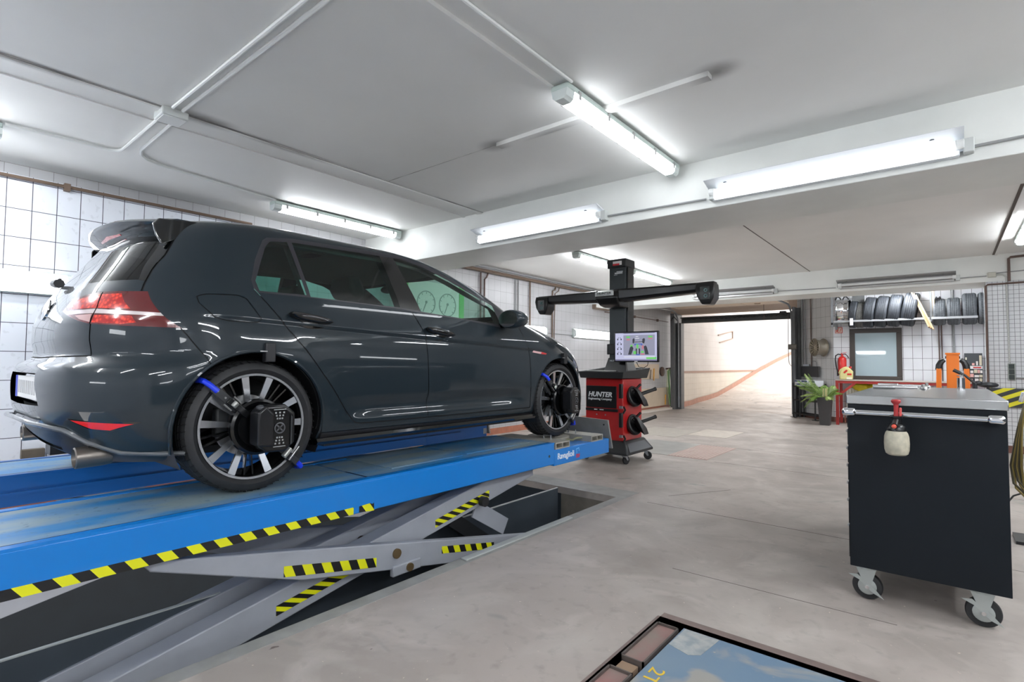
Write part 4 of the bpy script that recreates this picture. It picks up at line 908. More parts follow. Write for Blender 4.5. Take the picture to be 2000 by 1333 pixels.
# small marks: oil spots are part of the floor paint
# ================================================================ scissor lift
def blue_deck():
    m, tr, b = nodes('deck_worn'); N, L = tr.nodes, tr.links
    tc = N.new('ShaderNodeTexCoord'); mp = N.new('ShaderNodeMapping'); mp.inputs['Scale'].default_value = (2.0, .55, 1); L.new(tc.outputs['Object'], mp.inputs[0])
    n = N.new('ShaderNodeTexNoise'); n.inputs['Scale'].default_value = 3; n.inputs['Detail'].default_value = 7; L.new(mp.outputs[0], n.inputs['Vector'])
    r = N.new('ShaderNodeMapRange'); r.inputs[1].default_value = .36; r.inputs[2].default_value = .62; L.new(n.outputs['Fac'], r.inputs[0])
    x = N.new('ShaderNodeMix'); x.data_type = 'RGBA'; L.new(r.outputs[0], x.inputs[0])
    x.inputs[6].default_value = (*lin((34, 118, 178)), 1); x.inputs[7].default_value = (*lin((128, 146, 152)), 1)
    n2 = N.new('ShaderNodeTexNoise'); n2.inputs['Scale'].default_value = 30; n2.inputs['Detail'].default_value = 3; L.new(tc.outputs['Object'], n2.inputs['Vector'])
    r2 = N.new('ShaderNodeMapRange'); r2.inputs[1].default_value = .62; r2.inputs[2].default_value = .72; L.new(n2.outputs['Fac'], r2.inputs[0])
    y = N.new('ShaderNodeMix'); y.data_type = 'RGBA'; L.new(r2.outputs[0], y.inputs[0]); L.new(x.outputs[2], y.inputs[6]); y.inputs[7].default_value = (*lin((72, 104, 124)), 1)
    L.new(y.outputs[2], b.inputs['Base Color']); b.inputs['Roughness'].default_value = .42
    MATS['deck_worn'] = m
    return m
DECK = blue_deck()
BLUE = pbr('lift_blue_paint', (2, 122, 208), .3, coat=.3)
BLUE_SHADE = pbr('lift_blue_shaded', (4, 84, 156), .35, coat=.2)  # same blue darkened for the shade over the far runway
ARM = pbr('arm_grey', (158, 162, 170), .4, var=.05)
HZ = stripes('hazard_tape', (0, .80, .60), .0425, YEL, BLK)
HZB = stripes('hazard_tape_steep', (0, .86, .34), .042, YEL, BLK)
HZC = stripes('hazard_tape_rise', (0, .35, .94), .0215, YEL, BLK)
SLOT = pbr('slot_dark', (20, 36, 58), .6)
T0 = .538
def runway(name, label, x0, x1, near):
    t = thing(name, label, 'car lift', ((x0+x1)/2, 1.7, -.56), 0, 'runways of the scissor lift')
    m = MB().box(x0, x1, -1.3, 3.53, .366, T0-.006); m.box(x0, x1, 3.53, 4.42, .352, T0-.055)
    m.build('beam', BLUE if near else BLUE_SHADE, t, bevel=.006)
    m = MB().box(x0+.045, x1-.045, -1.29, 1.78, T0-.008, T0); m.box(x0+.045, x1-.045, 1.80, 3.52, T0-.008, T0)
    m.build('deck_plate', DECK, t)
    m = MB().box(x0+.03, x1-.13, 2.02, 2.62, T0, T0+.006); m.box(x0+.05, x1-.15, 2.68, 3.40, T0, T0+.005); m.build('slip_plate', DECK, t, bevel=.002)
    m = MB().box(x0, x0+.045, -1.3, 3.53, T0-.01, T0+.004); m.build('edge_strip', BLUE if near else BLUE_SHADE, t)
    m = MB().box(x1-.045, x1, -1.3, 3.53, T0-.01, T0+.002); m.build('edge_strip', BLUE if near else BLUE_SHADE, t)
    m = MB().box(x1-.049, x1-.044, -1.29, 3.5, T0-.002, T0+.0025); m.build('slot', SLOT, t)
    if near: MB().box(x1-.26, x1-.02, 1.785, 1.795, T0, T0+.001).build('slot', SLOT, t)
    alu = pbr('plate_alu', (170, 168, 160), .45, metal=.25, var=.12)
    for y0, y1 in ((3.545, 3.75), (4.10, 4.30)):
        m = MB(); w = .01
        m.box(x0+.02, x1+.002, y0, y1, T0-.012, T0-.002); m.box(x0+.02, x1+.002, y0, y1, T0-.055, T0-.046)
        m.box(x0+.02, x1+.002, y0, y0+w, T0-.046, T0-.012); m.box(x0+.02, x1+.002, y1-w, y1, T0-.046, T0-.012); m.box(x0+.02, x1+.002, (y0+y1)/2-.004, (y0+y1)/2+.004, T0-.046, T0-.012)
        m.build('ramp_channel', alu, t)
    cx = (x0+x1)/2
    MB().cyl((cx-.02, 3.93, T0-.055), (cx-.02, 3.93, T0-.012), .19, seg=40).build('turntable', pbr('table_grey', (150, 146, 134), .5, metal=.25, var=.15), t, bevel=.004)
    for y, x in ((3.70, x1-.17), (4.16, x1-.22)):
        MB().tube([(x-.06, y, T0-.01), (x-.06, y, T0+.025), (x+.03, y-.02, T0+.03), (x+.03, y-.02, T0-.01)], .006, 6).build('hook', GALV, t)
    r3 = random.Random(4)
    MB().tube([(x1-.24+.02*i, 3.78+.035*i+r3.uniform(-.015, .015), T0-.03+r3.uniform(-.01, .012)) for i in range(9)], .010, 6).build('strap', pbr('strap_olive', (120, 118, 90), .7), t)
    m = MB().add([(x0+.06, 4.43, T0+.13), (x1-.02, 4.43, T0+.11), (x1+.02, 4.44, T0-.15), (x0+.02, 4.44, T0-.15), (x0+.06, 4.45, T0+.13), (x1-.02, 4.45, T0+.11), (x1+.02, 4.46, T0-.15), (x0+.02, 4.46, T0-.15)], [(0,1,2,3), (7,6,5,4), (0,4,5,1), (1,5,6,2), (2,6,7,3), (3,7,4,0)])
    m.build('stop_plate', pbr('stop_grey', (138, 138, 136), .45, metal=.3, var=.12), t, bevel=.002)
    MB().cyl((x1-.06, 4.425, T0+.065), (x1-.06, 4.429, T0+.065), .008, seg=12).build('bolt_hole', DARKP, t)
    # scissor legs: two outer, two inner
    for xa, nm in ((x1-.05, 'near'), (x0+.05, 'far')):
        s = -1 if nm == 'near' else 1
        o0, o1 = sorted((xa, xa+s*.055)); i0, i1 = sorted((xa+s*.085, xa+s*.20))
        def leg(x0_, x1_, ya, za, yb, zb, w):
            L_ = Vector((0, yb-ya, zb-za)); n = Vector((0, -L_.z, L_.y)).normalized()*w/2
            q = [Vector((x0_, ya, za))+n, Vector((x0_, ya, za))-n, Vector((x0_, yb, zb))-n, Vector((x0_, yb, zb))+n]
            m = MB().add(q+[p+Vector((x1_-x0_, 0, 0)) for p in q], [(0,1,2,3), (7,6,5,4), (0,4,5,1), (1,5,6,2), (2,6,7,3), (3,7,4,0)])
            return m
        MB().prism([(.72, .372), (.76, .322), (1.42, .0865), (3.60, -.347), (3.62, -.20), (1.42, .237), (1.0, .318)], (o0, 0, 0), (0, 1, 0), (0, 0, 1), o1-o0).build('scissor_arm', ARM, t, bevel=.006)
        leg(i0, i1, .30, -.242, 3.42, .355, .155).build('scissor_arm', ARM, t, bevel=.006)
        MB().cyl((xa+.012*(-s), 2.0, .075-.01), (xa+s*.2, 2.0, .065), .028, seg=20).build('pivot_pin', pbr('pin_bronze', (128, 108, 78), .4, metal=.6), t)
    if near:
        xo = x1-.05
        MB().box(xo-.02, xo+.012, 1.97, 2.18, -.065, -.005).build('pin_bracket', ARM, t, bevel=.006)
        MB().cyl((xo+.012, 2.09, -.035), (xo+.024, 2.09, -.035), .024, seg=20).build('pivot_pin', MATS['pin_bronze'], t)
        def tape(pts, mat, x): return MB().prism([(a_, b_) for a_, b_ in pts], (x, 0, 0), (0, 1, 0), (0, 0, 1), .0012).build('hazard_tape', mat, t, flat=True)
        tape([(-.9, .368), (1.67, .368), (1.67, .405), (1.30, .405), (1.18, .407), (-.9, .405)], HZ, x1+.0005)
        tape([(1.705, .372), (1.80, .362), (1.80, .405), (1.79, .40), (1.775, .407), (1.705, .403)], HZ, x1+.0005)
        def along(ya, yb, f, h, mat, x):
            return tape([(ya, f(ya)-h/2), (yb, f(yb)-h/2), (yb, f(yb)+h/2), (ya, f(ya)+h/2)], mat, x)
        fa = lambda y: .36-.1988*(y-.42); fb = lambda y: -.242+.1913*(y-.30)
        along(1.32, 1.86, lambda y: fa(y)-.022, .052, HZB, xo+.0006)
        along(2.36, 2.86, lambda y: fa(y)+.015, .045, HZB, xo+.0006)
        xi = x1-.05-.085
        along(1.33, 1.80, lambda y: fb(y)-.012, .05, HZC, xi+.0006)
        along(2.38, 2.90, lambda y: fb(y)-.025, .05, HZC, xi+.0006)
        MB().bar((xi-.03, 2.78, .14), (xi-.03, 3.12, -.06), .012, .12, up=(0, .5, .86)).build('link_plate', ARM, t)
        MB().bar((xi-.10, 2.60, .10), (xi-.10, 3.10, -.24), .06, .10, up=(0, .5, .86)).build('ram', DARKP, t)
        MB().cyl((xi+.02, 2.80, .20), (xi+.06, 2.80, .20), .035, seg=20).build('roller', DARKP, t)
        MB().cyl((x1-.001, 3.46, .440), (x1+.0015, 3.46, .440), .011, seg=16).build('bolt_hole', DARKP, t)
        lo = letters('Ravaglioli', 'lettering', pbr('print_white', (236, 240, 244), .4), t, (x1+.0004, 3.578, .401), (0, 1, 0), (0, 0, 1), .047, .242, ext=.0008, bold=.018)
        m = MB()
        m.bar((x1+.001, 3.85, .45), (x1+.001, 3.895, .458), .006, .002, up=(1, 0, 0)); m.bar((x1+.001, 3.895, .458), (x1+.001, 3.897, .43), .006, .002, up=(1, 0, 0)); m.bar((x1+.001, 3.86, .442), (x1+.001, 3.862, .415), .006, .002, up=(1, 0, 0))
        m.build('emblem', pbr('print_skyblue', (120, 190, 240), .4), t)
        letters('rav', 'emblem', pbr('print_red', (214, 40, 50), .4), t, (x1+.0006, 3.852, .378), (0, 1, 0), (0, 0, 1), .030, .06, ext=.0008, bold=.02)
    else:
        MB().box(x1, x1+.012, -1.3, 4.0, .43, .445).build('side_rail', BLUE_SHADE, t)
        MB().box(x1-.02, x1+.004, 4.36, 4.41, .39, .45).build('lock_block', GALV, t, bevel=.003)
    return t
runway('lift_runway', 'near blue lift runway with striped tape, under the wheels facing us', -3.10, -2.45, True)
runway('lift_runway', 'far blue lift runway under the hidden wheels, beside the tiled wall', -4.56, -3.98, False)
mb = MB().box(-2.876, -2.866, -3.9, PY1-.06, -.558, .0)
tag(mb.build('pit_divider', STEELD), 'dark steel divider plate standing in the lift pit', 'divider')
mb = MB().box(-2.88, -2.862, -3.9, PY1-.06, .0, .006)
tag(mb.build('divider_capping', pbr('capping_pale', (178, 182, 180), .4)), 'pale capping strip along the top of the pit divider', 'strip')
t = thing('pit_pipework', 'small pipes and couplings on the pit floor near its end', 'pipe', (-2.6, 3.6, -.56))
MB().tube([(-2.78, 2.2, -.545), (-2.78, 4.1, -.545)], .014, 8).build('pipe', DARKP, t)
for k in range(3): MB().cyl((-2.78+.05*k, 3.35+.12*k, -.56), (-2.78+.05*k, 3.35+.12*k, -.50), .02, seg=12).build('coupling', GALV, t)
mb = MB().box(PX1-.07, PX1-.02, 2.3, 3.45, .001, .012)
tag(mb.build('kerb_channel', pbr('channel_grey', (178, 182, 180), .4, metal=.2), bevel=.003), 'pale metal channel on the pit edge before the scissor arms', 'channel')

# ================================================================ alignment console
t = thing('alignment_console', 'red and black wheel alignment console with a monitor behind the car bonnet', 'console', (-3.22, 5.95, 0))
CR = pbr('console_red', (176, 22, 24), .35, coat=.3); CD = pbr('console_dark', (38, 41, 43), .45); CC = pbr('column_dark', (50, 58, 61), .45); CB = pbr('console_black', (15, 16, 18), .28)
MB().box(-3.50, -2.985, 5.72, 6.22, .25, 1.0).build('cabinet', CR, t, bevel=.012)
m = MB().loft([[(-3.56, 5.60, .11), (-2.87, 5.60, .11), (-2.87, 6.30, .11), (-3.56, 6.30, .11)], [(-3.56, 5.60, .135), (-2.87, 5.60, .135), (-2.87, 6.30, .135), (-3.56, 6.30, .135)], [(-3.51, 5.69, .25), (-2.95, 5.69, .25), (-2.95, 6.24, .25), (-3.51, 6.24, .25)], [(-3.51, 5.70, .26), (-2.97, 5.70, .26), (-2.97, 6.24, .26), (-3.51, 6.24, .26)]])
m.build('base_skirt', CD, t, bevel=.01)
MB().add([(-2.866, 5.66, .145), (-2.866, 6.24, .145), (-2.940, 6.19, .235), (-2.940, 5.74, .235)], [(0, 1, 2, 3)]).build('skirt_inset', pbr('inset_grey', (70, 74, 80), .4), t)
for x, y, a_ in ((-2.94, 5.67, 1.3), (-2.91, 6.17, .3), (-3.48, 5.67, 1.2), (-3.48, 6.22, .5)):
    k = MB().cyl((x, y, .085), (x, y, .112), .02, seg=12)
    dx, dy = math.cos(a_), math.sin(a_); px_, py_ = -dy, dx
    for s in (-1, 1): k.prism([(-.02, .10), (.025, .10), (.04, .05), (.02, .045)], (x+px_*.022*s, y+py_*.022*s, 0), (dx, dy, 0), (0, 0, 1), .003)
    ko = k.build('caster', GALV, t)
    cx, cy = x+dx*.025, y+dy*.025
    MB().cyl((cx-px_*.014, cy-py_*.014, .05), (cx+px_*.014, cy+py_*.014, .05), .05, seg=24).build('caster_wheel', RUBBER, ko, bevel=.006)
MB().box(-3.488, -3.07, 5.712, 5.722, .64, .905).build('front_panel', CB, t, bevel=.004)
MB().box(-3.488, -3.05, 5.70, 5.722, .60, .632).build('latch_bar', CB, t, bevel=.004)
WH = pbr('print_silver', (222, 226, 228), .35)
letters('HUNTER', 'lettering', WH, t, (-3.455, 5.711, .775), (1, 0, 0), (0, 0, 1), .058, .33, shear=.22, bold=.035, ext=.001)
letters('Engineering Company', 'lettering', WH, t, (-3.455, 5.711, .735), (1, 0, 0), (0, 0, 1), .026, .325, bold=.02, ext=.001)
m = MB().box(-3.365, -3.322, 5.6985, 5.70, .612, .622); m.box(-3.29, -3.235, 5.6985, 5.70, .612, .622); m.build('faded_print', WH, t)
m = MB().box(-3.2705, -3.2695, 5.7185, 5.72, .27, .59); m.build('door_gap', DARKP, t)
for x in (-3.34, -3.22): MB().cyl((x, 5.712, .555), (x, 5.72, .555), .008, seg=12).build('lock', GALV, t)
# tray
m = MB().loft([[(-3.53, 5.64, 1.0), (-2.95, 5.64, 1.0), (-2.93, 6.26, 1.0), (-3.53, 6.26, 1.0)], [(-3.55, 5.62, 1.08), (-2.93, 5.62, 1.08), (-2.90, 6.29, 1.13), (-3.55, 6.29, 1.13)], [(-3.53, 5.64, 1.08), (-2.95, 5.64, 1.08), (-2.92, 6.27, 1.13), (-3.53, 6.27, 1.13)], [(-3.50, 5.70, 1.03), (-2.98, 5.70, 1.03), (-2.97, 6.20, 1.03), (-3.50, 6.20, 1.03)]])
m.build('tray', CD, t, bevel=.006)
k = MB().box(-3.47, -3.10, 5.66, 5.82, 1.05, 1.085).build('keyboard', CD, t, bevel=.004)
for r_ in range(4):
    MB().box(-3.455, -3.115, 5.672+r_*.035, 5.698+r_*.035, 1.085, 1.094).build('key_row', pbr('keys_grey', (176, 178, 174), .5), k, bevel=.003)
m = MB().loft([[(-3.30, 5.80, 1.06), (-2.98, 5.80, 1.06), (-2.98, 6.10, 1.06), (-3.30, 6.10, 1.06)], [(-3.26, 5.86, 1.25), (-3.03, 5.86, 1.25), (-3.03, 6.05, 1.25), (-3.26, 6.05, 1.25)]])
m.build('column_foot', CB, t, bevel=.006)
letters('HUNTER', 'lettering', WH, t, (-3.23, 5.845, 1.205), (1, 0, 0), (0, -.3, .95), .02, .14, shear=.2, bold=.02, ext=.004)
MB().box(-3.24, -3.02, 5.85, 6.06, 1.2, 2.40).build('column', CC, t, bevel=.006)
MB().box(-3.268, -3.005, 5.83, 6.08, 2.36, 2.47).build('column_cap', CD, t, bevel=.015)
MB().box(-3.265, -3.01, 5.83, 6.07, 1.29, 1.42).build('column_collar', CB, t, bevel=.008)
MB().box(-3.02, -3.0, 5.88, 6.03, 1.3, 2.36).build('cable_duct', CB, t)
m = MB(); m.box(-3.18, -3.06, 5.827, 5.831, 2.39, 2.44); m.build('badge', pbr('badge_white', (236, 232, 232), .4), t); MB().box(-3.18, -3.09, 5.825, 5.828, 2.388, 2.41).build('badge_red', pbr('print_red', (214, 40, 50), .4), t)
m = MB(); m.box(-3.165, -3.06, 5.8475, 5.85, 2.285, 2.303); m.box(-3.14, -3.055, 5.8475, 5.85, 2.306, 2.317); m.box(-3.175, -3.13, 5.8475, 5.85, 2.272, 2.277); m.build('faded_print', WH, t)
# sensor bar
hub = MB()
hub.loft([[(-3.30, 5.66, 2.06), (-3.0, 5.66, 2.07), (-3.0, 5.88, 2.07), (-3.30, 5.88, 2.06)], [(-3.31, 5.60, 2.03), (-2.99, 5.60, 2.03), (-2.99, 5.90, 2.03), (-3.31, 5.90, 2.03)], [(-3.29, 5.58, 1.96), (-2.99, 5.58, 1.96), (-2.99, 5.90, 1.96), (-3.29, 5.90, 1.96)], [(-3.25, 5.62, 1.88), (-2.99, 5.62, 1.88), (-2.99, 5.90, 1.88), (-3.25, 5.90, 1.88)], [(-3.21, 5.68, 1.855), (-3.0, 5.68, 1.855), (-3.0, 5.88, 1.855), (-3.21, 5.88, 1.855)]])
hb = hub.build('sensor_bar', CB, t, bevel=.02, seg=3)
MB().box(-3.285, -3.035, 5.572, 5.585, 1.985, 2.04).build('name_plate', pbr('plate_silver', (192, 196, 196), .35), hb, bevel=.006)
letters('HUNTER', 'lettering', CB, hb, (-3.255, 5.571, 2.005), (1, 0, 0), (0, 0, 1), .024, .19, shear=.25, bold=.03, ext=.001)
letters('Engineering Company', 'lettering', CB, hb, (-3.25, 5.571, 1.992), (1, 0, 0), (0, 0, 1), .007, .17, ext=.001)
def sect(x, y, zt, zb, d):
    return [(x, y-d*.5, zt-.012), (x, y-d*.35, zt), (x, y+d*.5, zt), (x, y+d*.5, zb), (x, y-d*.3, zb), (x, y-d*.5, zb+.025)]
for s in (-1, 1):
    xs = [0, .12, .35, .65, .90, 1.12]
    L_ = []
    for u in xs:
        x = (-3.0 if s > 0 else -3.29)+s*u*(1.0 if s > 0 else .80)
        L_.append(sect(x, 5.70-.02*u, 2.065-.02*u+.012*u*u, 1.915+.035*u, .17-.05*u))
    MB().loft(L_).build('sensor_arm', CB, t, bevel=.012, seg=3)
    xe = -1.965 if s > 0 else -4.10
    m = MB().loft([[(xe-.10, 5.60, 2.05), (xe+.09, 5.60, 2.04), (xe+.09, 5.76, 2.04), (xe-.10, 5.76, 2.05)], [(xe-.105, 5.585, 1.98), (xe+.095, 5.585, 1.96), (xe+.095, 5.77, 1.96), (xe-.105, 5.77, 1.98)], [(xe-.085, 5.585, 1.90), (xe+.09, 5.585, 1.88), (xe+.09, 5.77, 1.88), (xe-.085, 5.77, 1.90)], [(xe-.04, 5.60, 1.815), (xe+.05, 5.60, 1.81), (xe+.05, 5.75, 1.81), (xe-.04, 5.75, 1.815)]])
    pod = m.build('camera_pod', CB, t, bevel=.014, seg=3)
    MB().box(xe-.05, xe+.055, 5.578, 5.588, 1.86, 2.0).build('camera_window', pbr('lens_black', (14, 26, 26), .05, coat=1), pod, bevel=.008)
    for z in (1.90, 1.96): MB().lathe([(.018, 0), (.018, .004), (.012, .004), (.012, 0)], (xe+.012, 5.578, z), (0, -1, 0), 20, close=True).build('lens_ring', pbr('ring_teal', (86, 128, 128), .3), pod)
# monitor
mo = MB().box(-3.128, -2.558, 5.765, 5.80, 1.198, 1.562).build('monitor', CB, t, bevel=.006)
MB().box(-2.95, -2.75, 5.80, 5.87, 1.3, 1.45).build('monitor_mount', CB, t); MB().box(-3.10, -2.8, 5.84, 5.88, 1.34, 1.42).build('mount_arm', CB, t)
def scr(rects, name, rgb, s, parent, yy):
    m = MB()
    for r_ in rects: m.box(-3.128+r_[0]*.57, -3.128+r_[1]*.57, yy, yy+.0008, 1.198+r_[2]*.364, 1.198+r_[3]*.364)
    return m.build(name, emit('screen_%d_%d_%d' % rgb, rgb, s*.155), parent, flat=True)
sc_ = scr([(.03, .965, .04, .95)], 'screen', (206, 208, 240), .95, mo, 5.7642)
scr([(.22, .92, .22, .88)], 'screen_field', (166, 168, 192), .85, sc_, 5.7634)
scr([(.03, .965, .04, .085), (.22, .92, .93, .95)], 'screen_bar', (130, 128, 160), .8, sc_, 5.7634)
scr([(.735, .955, .10, .165), (.29, .37, .79, .84), (.78, .87, .79, .84), (.52, .56, .44, .60), (.45, .51, .26, .36), (.62, .68, .30, .36), (.38, .43, .50, .56)], 'screen_green', (116, 226, 108), .9, sc_, 5.7626)
scr([(.29, .37, .71, .76), (.78, .87, .74, .78), (.64, .68, .42, .54), (.61, .70, .24, .28)], 'screen_red', (226, 140, 156), .8, sc_, 5.7626)
SDK = emit('screen_dark', (70, 74, 84), .1)
def wq(name, *polys):
    m = MB()
    for pts in polys: m.prism([(-3.128+a_*.57, 1.198+b_*.364) for a_, b_ in pts], (0, 5.7634, 0), (1, 0, 0), (0, 0, 1), .0008)
    m.build(name, SDK, sc_, flat=True)
wq('wheel_graphic', [(.33, .24), (.40, .24), (.45, .44), (.42, .53), (.37, .48)]); wq('wheel_graphic', [(.68, .50), (.72, .54), (.75, .48), (.79, .25), (.71, .25)])
wq('wheel_graphic', [(.43, .62), (.46, .60), (.48, .72), (.46, .78), (.43, .74)]); wq('wheel_graphic', [(.65, .62), (.69, .60), (.71, .72), (.69, .78), (.65, .74)])
wq('axle_graphic', [(.47, .64), (.65, .65), (.65, .67), (.47, .66)]); wq('gauge_graphic', [(.50, .26), (.53, .26), (.53, .44), (.50, .44)]); wq('gauge_graphic', [(.57, .26), (.60, .26), (.60, .44), (.57, .44)])
for r_ in range(4):
    y_ = .24+.16*r_
    wq('screen_icon', *[[(x_, y_), (x_+.025, y_), (x_+.025, y_+.055), (x_, y_+.055)] for x_ in (.075, .155)], *[[(x_, y_+.065), (x_+.015, y_+.065), (x_+.015, y_+.09), (x_, y_+.09)] for x_ in (.095, .14)])
scr([(.47, .50, .54, .60), (.62, .65, .54, .60), (.505, .595, .22, .26), (.49, .63, .57, .60)], 'screen_blue', (92, 120, 214), .8, sc_, 5.7626)
scr([(.50, .56, .82, .84), (.49, .58, .76, .78), (.235, .92, .155, .18)], 'screen_white', (244, 246, 252), .9, sc_, 5.7626)
MB().box(-2.86, -2.82, 5.7635, 5.766, 1.20, 1.214).build('maker_badge', pbr('badge_white', (236, 232, 232), .4), mo)
m = MB().tube([(-2.98, 5.80, 1.2), (-2.97, 5.80, 1.1), (-2.97, 5.82, 1.02)], .004, 6); m.build('cable', CB, t)
MB().tube([(-2.85, 5.80, 1.2), (-2.82, 5.80, 1.14), (-2.76, 5.80, 1.13), (-2.71, 5.80, 1.16), (-2.70, 5.80, 1.21)], .004, 6).build('cable', CB, t)
# wheel sensors hanging on the console's side
def hung_sensor(label, z):
    s = thing('wheel_sensor', label, 'wheel sensor', (-2.97, 5.98, z), 0, 'spare wheel sensors on the console')
    BKm = pbr('sensor_black', (17, 18, 20), .35)
    MB().box(-2.99, -2.95, 5.62, 5.66, z-.02, z+.15).build('clamp_rail', BKm, s, bevel=.006)
    MB().box(-2.99, -2.955, 5.63, 5.66, z-.14, z-.11).build('clamp_hook', GALV, s)
    MB().tube([(-2.965, 5.70, z-.12), (-2.955, 5.72, z-.16), (-2.965, 5.69, z-.2)], .012, 8).build('clamp_jaw', BKm, s)
    d = Vector((.75, -.15, .25)).normalized(); c = Vector((-2.93, 5.93, z))
    MB().lathe([(0, -.07), (.10, -.07), (.125, -.05), (.13, -.02), (.12, 0), (.10, .005), (.095, -.015), (0, -.015)], c, d, 32).build('hub_plate', BKm, s)
    m = MB().loft([[tuple(c+Vector((.01, -.05, .09))+Vector(v)) for v in ((0, -.03, .02), (.05, -.03, -.02), (.05, .05, -.02), (0, .05, .02))], [tuple(c+Vector((.03, .03, -.02))+Vector(v)) for v in ((-.02, -.06, .02), (.07, -.06, -.03), (.07, .08, -.03), (-.02, .08, .02))], [tuple(c+Vector((.06, .10, -.11))+Vector(v)) for v in ((-.02, -.06, .02), (.04, -.06, -.02), (.04, .07, -.02), (-.02, .07, .02))]])
    m.build('target_box', BKm, s, bevel=.01, seg=3)
    MB().bar(c+Vector((.0, -.06, .05)), c+Vector((.06, .02, .14)), .03, .02).build('latch', BKm, s)
    MB().cyl(c+Vector((.03, .10, .02)), c+Vector((.14, .26, .08)), .022, seg=16).build('handle', BKm, s, bevel=.003)
    MB().cyl(c+Vector((.132, .249, .076)), c+Vector((.142, .264, .082)), .025, seg=16).build('handle_end', BKm, s)
    return s
hung_sensor('black wheel sensor hanging on the red console side, upper of two', .79)
hung_sensor('black wheel sensor hanging on the red console side, lower of two', .45)

# ================================================================ tool trolley
t = thing('tool_trolley', 'black tool trolley with a steel top and chrome handle', 'trolley', (-.1, 3.85, 0))
TB = pbr('trolley_black', (16, 22, 28), .5, var=.05, spec=.25, bump=.03, bscale=400)
MB().box(-.40, .20, 3.2, 4.72, .17, .985).build('body', TB, t, bevel=.003)
MB().box(-.405, .205, 3.193, 4.75, .985, 1.03).build('top', pbr('brushed_steel', (176, 178, 178), .26, metal=.85, var=.05, vscale=3), t, bevel=.004)
for k, (z0, z1) in enumerate(((.20, .36), (.37, .49), (.50, .58), (.59, .67), (.68, .76), (.77, .85), (.86, .95))):
    d = MB().box(-.408, -.40, 3.24, 4.68, z0, z1).build('drawer', TB, t, bevel=.002)
    MB().box(-.422, -.408, 3.30, 4.62, z1-.022, z1-.008).build('drawer_pull', STEEL, d, bevel=.003)
MB().cyl((-.36, 3.13, .948), (.15, 3.13, .948), .0125, seg=20).build('handle', CHROME, t)
for x, xi in ((-.385, 1), (.16, -1)):
    m = MB().loft([[(x-.022, 3.145, .93), (x+.022, 3.145, .93), (x+.022, 3.145, .968), (x-.022, 3.145, .968)], [(x-.03, 3.11, .925), (x+.03, 3.11, .925), (x+.03, 3.11, .972), (x-.03, 3.11, .972)]])
    m = MB().box(x-.03, x+.03, 3.108, 3.2, .93, .968); m.build('handle_bracket', CHROME, t, bevel=.014, seg=4)
ZN = pbr('zinc', (178, 184, 182), .35, metal=.6)
for x, y in ((-.34, 3.27), (.10, 3.27), (-.34, 4.6), (.10, 4.6)):
    k = MB().box(x-.05, x+.05, y-.045, y+.045, .162, .17); k.cyl((x, y, .15), (x, y, .163), .035, seg=20)
    for s in (-1, 1):
        k.prism([(-.045, .155), (.04, .155), (.012, .06), (-.005, .06)], (x+.005, y+s*.024-.0015, 0), (1, 0, 0), (0, 0, 1), .003)
    ko = k.build('caster', ZN, t)
    MB().lathe([(.0, -.018), (.042, -.018), (.045, -.016), (.062, -.016), (.0655, -.008), (.0655, .008), (.062, .016), (.045, .016), (.042, .018), (0, .018)], (x+.005, y, .0655), (0, 1, 0), 36).build('caster_wheel', RUBBER, ko)
    MB().lathe([(0, -.021), (.035, -.021), (.040, -.019), (.040, .019), (.035, .021), (0, .021)], (x+.005, y, .0655), (0, 1, 0), 24).build('wheel_disc', ZN, ko)
    MB().add([(x-.075, y-.03, .115), (x-.03, y-.028, .095), (x+.03, y-.028, .04), (x+.075, y-.034, .022), (x+.03, y-.028, .07), (x-.035, y-.028, .12),
              (x-.075, y-.027, .115), (x-.03, y-.025, .095), (x+.03, y-.025, .04), (x+.075, y-.031, .022), (x+.03, y-.025, .07), (x-.035, y-.025, .12)],
             [(0,1,2,3,4,5), (11,10,9,8,7,6), (0,6,7,1), (1,7,8,2), (2,8,9,3), (3,9,10,4), (4,10,11,5), (5,11,6,0)]).build('brake_pedal', ZN, ko)
    MB().cyl((x+.005, y-.034, .0655), (x+.005, y+.034, .0655), .009, seg=12).build('axle_bolt', CHROME, ko)
# tools on top
def wrench(label, a, b, z=1.03):
    k = thing('torque_wrench', label, 'wrench', ((a[0]+b[0])/2, (a[1]+b[1])/2, z)); A_, B_ = Vector((*a, z+.014)), Vector((*b, z+.014)); d = (B_-A_).normalized()
    MB().cyl(A_, A_+d*.12, .0135, seg=16).build('grip', CHROME, k, bevel=.002)
    MB().cyl(A_+d*.12, B_-d*.03, .0095, seg=16).build('shaft', CHROME, k)
    MB().sph(B_-Vector((0, 0, .002)), (.022, .022, .012), 16, 8).build('head', CHROME, k)
    MB().cyl(B_, B_+Vector((0, 0, .022)), .009, seg=12).build('drive', STEEL, k)
    return k
wrench('long chrome torque wrench lying on the trolley top, farther of two', (-.385, 4.60), (-.11, 4.54))
wrench('chrome ratchet lying on the trolley top, nearer of two', (-.38, 4.18), (-.12, 4.22))
t = thing('spanner_set', 'flat chrome spanners on the trolley top in front of the torque wrench', 'spanner', (-.33, 4.3, 1.03))
for k in range(3): MB().bar((-.37, 4.38+.05*k, 1.036), (-.20, 4.42+.05*k, 1.036), .014, .008).build('spanner', CHROME, t, bevel=.002)
t = thing('socket', 'upright chrome socket on the trolley top', 'socket', (.065, 4.48, 1.03))
MB().lathe([(.014, .074), (.020, .075), (.0205, .04), (.0205, .0), (0, 0)], (.065, 4.48, 1.03), (0, 0, 1), 24).build('sleeve', CHROME, t)
MB().lathe([(0, .06), (.014, .06), (.014, .074)], (.065, 4.48, 1.03), (0, 0, 1), 12).build('bore', DARKP, t)
